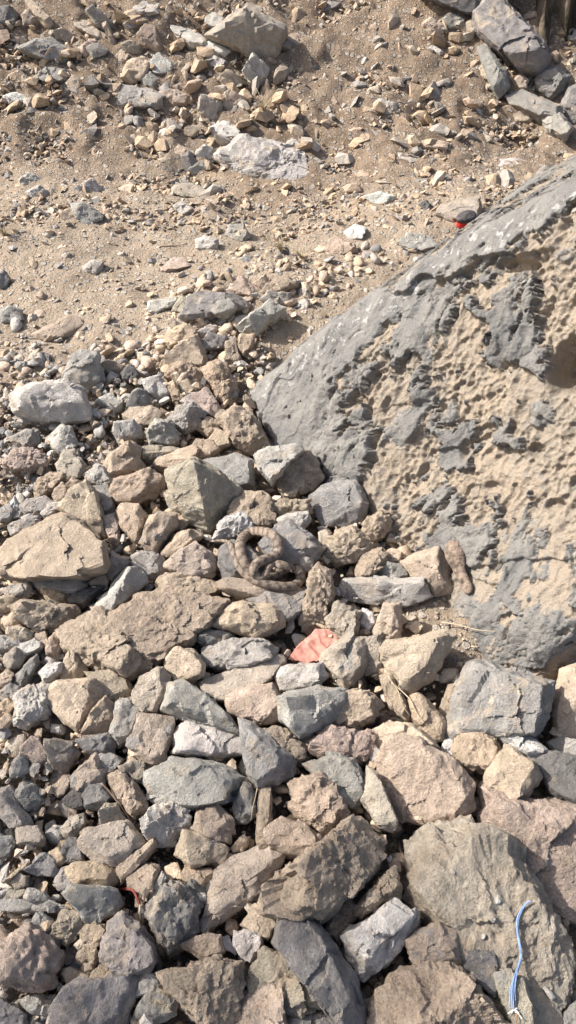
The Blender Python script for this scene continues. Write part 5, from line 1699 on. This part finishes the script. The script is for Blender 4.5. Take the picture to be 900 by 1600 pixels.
# ---- blue twine on the largest grey slab
def twine():
    c = [(478, 168), (430, 195), (382, 268), (352, 350), (350, 430), (360, 530), (376, 620), (380, 700), (362, 780), (337, 860), (318, 940), (306, 1020), (306, 1100), (300, 1180)]
    pix = catmull(np.array(c) / 6.0 + [750, 1380], 6)
    n = len(pix)
    m_blue = plain('blue_polypropylene', (0.19, 0.28, 0.46), 0.8, 0.25, 90, 0.001)
    m_white = plain('frayed_fibre', (0.75, 0.74, 0.72), 0.7, 0.1, 90, 0.001)
    mid = drape(pix, np.full(n, 0.004), 4, 3)
    org = mid[n // 2]
    V, F = [], []
    rs = np.random.RandomState(3)
    fr = np.arange(n) / (n - 1.0)
    spread = np.interp(fr, [0, .1, .5, .75, 1], [0.0018, 0.0012, 0.0013, 0.0022, 0.0040])
    for s_ in range(5):
        ph = rs.uniform(0, 6.28)
        off = (s_ / 4.0 - 0.5) * 2
        Q = mid + np.stack([spread * (off + 0.35 * np.sin(fr * 9 + ph)), spread * 0.25 * np.cos(fr * 7 + ph), 0.0012 * np.sin(fr * 11 + ph) + 0.001 * (s_ % 2)], 1)
        Vt, Ft, _, _ = tube(Q, np.full(n, 0.0009), 6)
        F += [tuple(i + len(V) for i in f) for f in Ft]
        V += list(Vt)
    o = link('twine', poly_mesh('twine', np.array(V) - org, F), m_blue, org)
    tag(o, 'frayed blue plastic twine lying down the largest grey slab', 'twine')
    V, F = [], []
    e = mid[-1]
    for (ax, ay) in ((-62, 40), (-30, 30), (70, 90), (45, 40), (10, 30), (25, -10)):
        q = np.array(c[-1]) + [25, 5]
        tip = q + [ax, ay]
        px_ = catmull(np.array([q, (q + tip) / 2 + [0, -6], tip]) / 6.0 + [750, 1380], 4)
        Q = drape(px_, np.full(len(px_), 0.005), 2, 1)
        Vt, Ft, _, _ = tube(Q, np.full(len(Q), 0.0008), 5)
        F += [tuple(i + len(V) for i in f) for f in Ft]
        V += list(Vt)
    link('frayed_end', poly_mesh('frayed_end', np.array(V) - org, F), m_white, (0, 0, 0), o)
twine()

# ---- thin stems, straws and the red cord
def strand(name, pixels, w_px, mat, label, cat, per=5, off=0.004):
    pix = catmull(np.array(pixels, dtype=float), per)
    P = drape(pix, np.full(len(pix), off), 3, 2)
    mpp = np.linalg.norm(P[len(P) // 2] - CAM) * TANV / (PH / 2)
    fr = np.linspace(0, 1, len(P))
    rad = 0.5 * w_px * mpp * (1 - 0.55 * fr)
    V, F, _, _ = tube(P, rad, 6)
    org = P[0]
    o = link(name, poly_mesh(name, V - org, F), mat, org)
    tag(o, label, cat)
    return o

M_STRAW = plain('dry_straw', (0.38, 0.31, 0.21), 0.7, 0.2, 80, 0.001)
M_TWIG = plain('dry_twig', (0.20, 0.15, 0.11), 0.8, 0.3, 80, 0.001)
M_RED = plain('dull_red_cord', (0.26, 0.075, 0.06), 0.8, 0.3, 120, 0.001)
kc = 140 / 900.0
strand('red_cord', [(x * kc + 160, y * kc + 1340) for x, y in ((145, 302), (200, 312), (290, 318), (325, 350), (345, 400), (365, 440), (378, 490))], 6.0, M_RED,
       'dull red cord in the dark gap below the orange-tan flat rock', 'cord')
strand('grass_blade', [(219, 1413), (219, 1425), (220, 1436), (221, 1444)], 3.0, M_STRAW, 'pale grass blade beside the red cord', 'grass')
strand('twig', [(159, 1224), (172, 1238), (190, 1262), (207, 1286)], 3.2, M_TWIG, 'thin dark twig along the edge of the tan oblong rock', 'twig')
strand('straw', [(690, 972), (718, 977), (745, 984), (775, 987)], 2.4, M_STRAW, 'dry straw lying on the soil pocket at the boulder foot', 'straw')
strand('straw', [(612, 1066), (640, 1092), (650, 1112), (664, 1130)], 2.2, M_STRAW, 'bent dry straw under the large tan chunk', 'straw')
strand('straw', [(606, 1056), (622, 1080), (628, 1100), (640, 1118)], 1.8, M_STRAW, 'thin straight dry straw left of the slanted orange-tan rock', 'straw')
strand('straw', [(402, 1232), (398, 1250), (395, 1262), (392, 1282)], 2.0, M_STRAW, 'dry straw beside the tall narrow tan stone', 'straw')
strand('twig', [(622, 1315), (626, 1330), (634, 1345)], 4.0, M_TWIG, 'short bent twig at the upper left corner of the twine slab', 'twig')
strand('twig', [(807, 1578), (807, 1590), (806, 1606)], 2.2, plain('rusty_stem', (0.30, 0.17, 0.09), 0.8, 0.2), 'rusty brown stem at the twine\'s lower end', 'twig')
strand('twig', [(250, 385), (272, 384), (292, 381)], 2.0, M_TWIG, 'small dark stick lying on the path', 'twig')

def tuft(px, py, n, h_px, label, seed):
    rs = np.random.RandomState(seed)
    base, _, _ = surf(px, py)
    mpp = np.linalg.norm(base - CAM) * TANV / (PH / 2)
    V, F = [], []
    for i in range(n):
        a = rs.uniform(0, 2 * math.pi)
        lean = rs.uniform(0.3, 1.2)
        h = h_px * mpp * rs.uniform(0.5, 1.1)
        t = np.linspace(0, 1, 6)[:, None]
        dirv = np.array([math.cos(a), math.sin(a), 0])
        P = base + dirv * 0.008 * rs.rand() + t * np.array([0, 0, 1.0]) * h * (1 - 0.35 * lean * t) + dirv * lean * h * t ** 1.6
        Vt, Ft, _, _ = tube(P, np.linspace(0.0016, 0.0005, 6), 4)
        F += [tuple(j + len(V) for j in f) for f in Ft]
        V += list(Vt)
    o = link('dry_grass', poly_mesh('dry_grass', np.array(V) - base, F), M_STRAW, base)
    tag(o, label, 'grass')
tuft(412, 172, 34, 32, 'wispy dry weed on the hillside below the wedge rock', 1)
tuft(440, 392, 40, 24, 'pale dry grass clump on the path above the boulder tip', 2)
tuft(470, 402, 26, 20, 'small dry grass clump right of the paler one on the path', 3)
tuft(8, 368, 20, 30, 'thin dry grass at the left edge of the slope', 4)

# ---- weathered bone against the boulder
def bone():
    kb = 260 / 900.0
    ax = [(205, 100), (232, 125), (248, 170), (262, 215), (278, 260), (296, 305), (312, 340), (322, 372)]
    hw = [22, 52, 54, 40, 30, 29, 32, 16]
    pix = catmull(np.array(ax) * kb + [640, 820], 5)
    n = len(pix)
    t = np.array([np.linalg.norm(surf(*q)[0] - CAM) for q in pix])
    t = np.linspace(t[:6].min(), t[-6:].min(), n)
    mpp = t.mean() * TANV / (PH / 2)
    w = np.interp(np.linspace(0, 1, n), np.linspace(0, 1, len(hw)), hw) * kb * mpp
    P = np.array([CAM + ray(*q) * (tt - 0.010) for q, tt in zip(pix, t)])
    view = CAM - P.mean(0)
    view /= np.linalg.norm(view)
    V, F, S, TH = tube(P, w, 22, 0.55, view)
    c = P[np.clip((np.arange(len(V)) // 22), 0, n - 1)]
    rel = V - c
    V = V + rel * (0.06 * fbm(V * 70, 3))[:, None]
    # marrow hole near the lower end
    hx, hy = 292 * kb + 640, 312 * kb + 820
    px, py, _ = project(V)
    V = V - view * (0.008 * np.exp(-(((px - hx) / 3.0) ** 2 + ((py - hy) / 5.0) ** 2)) * (rel @ view > 0))[:, None]
    o = link('bone', poly_mesh('bone', V - P[0], F), plain('old_bone', (0.19, 0.145, 0.112), 0.65, 0.5, 85, 0.006), P[0])
    tag(o, 'weathered brown bone leaning on the boulder foot beside the black-faced rock', 'bone')
bone()

# ---- crushed red and black lid above the ridge
def lid():
    c, nrm, d = surf(727, 352)
    c = c + np.array([0, 0, 0.010])
    m_d = plain('black_plastic', (0.07, 0.065, 0.065), 0.5, 0.3)
    m_r = plain('red_plastic', (0.55, 0.035, 0.03), 0.45, 0.15)
    n = 28
    def ring_mesh(name, prof):
        V, F = [], []
        for (r, z) in prof:
            for j in range(n):
                a = 2 * math.pi * j / n
                V.append((r * math.cos(a) * 1.15, r * math.sin(a) * 0.8 + 0.10 * z, z + 0.003 * math.sin(2 * a)))
        for i in range(len(prof) - 1):
            for j in range(n):
                k_ = (j + 1) % n
                F.append((i * n + j, i * n + k_, (i + 1) * n + k_, (i + 1) * n + j))
        return poly_mesh(name, V, F)
    e = bpy.data.objects.new('plastic_container', None)
    e.location = c
    e.scale = (0.62, 0.62, 0.62)
    e.rotation_euler = (math.radians(12), math.radians(-8), 0.3)
    COL.objects.link(e)
    tag(e, 'crushed red and black plastic container lying behind the boulder ridge', 'container')
    link('band', ring_mesh('band', [(0.001, -0.012), (0.047, -0.012), (0.050, -0.006), (0.050, 0.022), (0.046, 0.026)]), m_r, (0, 0, 0), e)
    link('cap', ring_mesh('cap', [(0.046, 0.024), (0.053, 0.026), (0.053, 0.046), (0.046, 0.052), (0.001, 0.050)]), m_d, (0, 0, 0), e)
lid()

# ---- pebbles lying on the twine slab and other stones
def pebble(px, py, w_px, ck, label, seed):
    loc, nrm, d = surf(px, py)
    mpp = np.linalg.norm(loc - CAM) * TANV / (PH / 2)
    r = 0.5 * w_px * mpp
    V, F = gv_fine[seed % len(gv_fine)]
    V = V * r * 1.1
    a = seed * 1.7
    Rz = np.array([[math.cos(a), -math.sin(a), 0], [math.sin(a), math.cos(a), 0], [0, 0, 1]])
    o = link('pebble', mk_mesh('pebble', V @ Rz.T, F), M_TAN if ck in 'tbw' else M_GREY, loc + np.array([0, 0, 1]) * r * 0.25)
    c = COLS[ck]
    o.color = (c[0], c[1], c[2], 0.1)
    tag(o, label, 'pebble')
pebble(778, 1408, 12, 'w', 'elongated white pebble on the twine slab, left of the twine top', 1)
pebble(755, 1464, 11, 'w', 'white pebble on the twine slab beside the dark purple wedge', 4)
pebble(708, 1364, 10, 'l', 'small pale pebble near the middle of the twine slab', 7)
pebble(755, 1374, 9, 'd', 'small dark pebble in the middle of the twine slab', 2)
pebble(858, 1554, 24, 'l', 'pale grey chip on the twine slab right of the twine', 9)
pebble(770, 1438, 12, 'g', 'grey pebble just left of the twine', 11)
pebble(817, 1443, 9, 'd', 'dark pebble touching the right side of the twine', 13)
pebble(697, 978, 20, 's', 'blue-grey flat chip on the soil at the notched chunk', 5)
pebble(796, 585, 10, 'l', 'pale chip stuck on the pitted boulder\'s face', 8)
pebble(608, 1345, 14, 'w', 'white pebble in the dark gap left of the twine slab', 10)
pebble(375, 1262, 10, 's', 'blue pebble in the dark gap beside the big blue-grey block', 12)
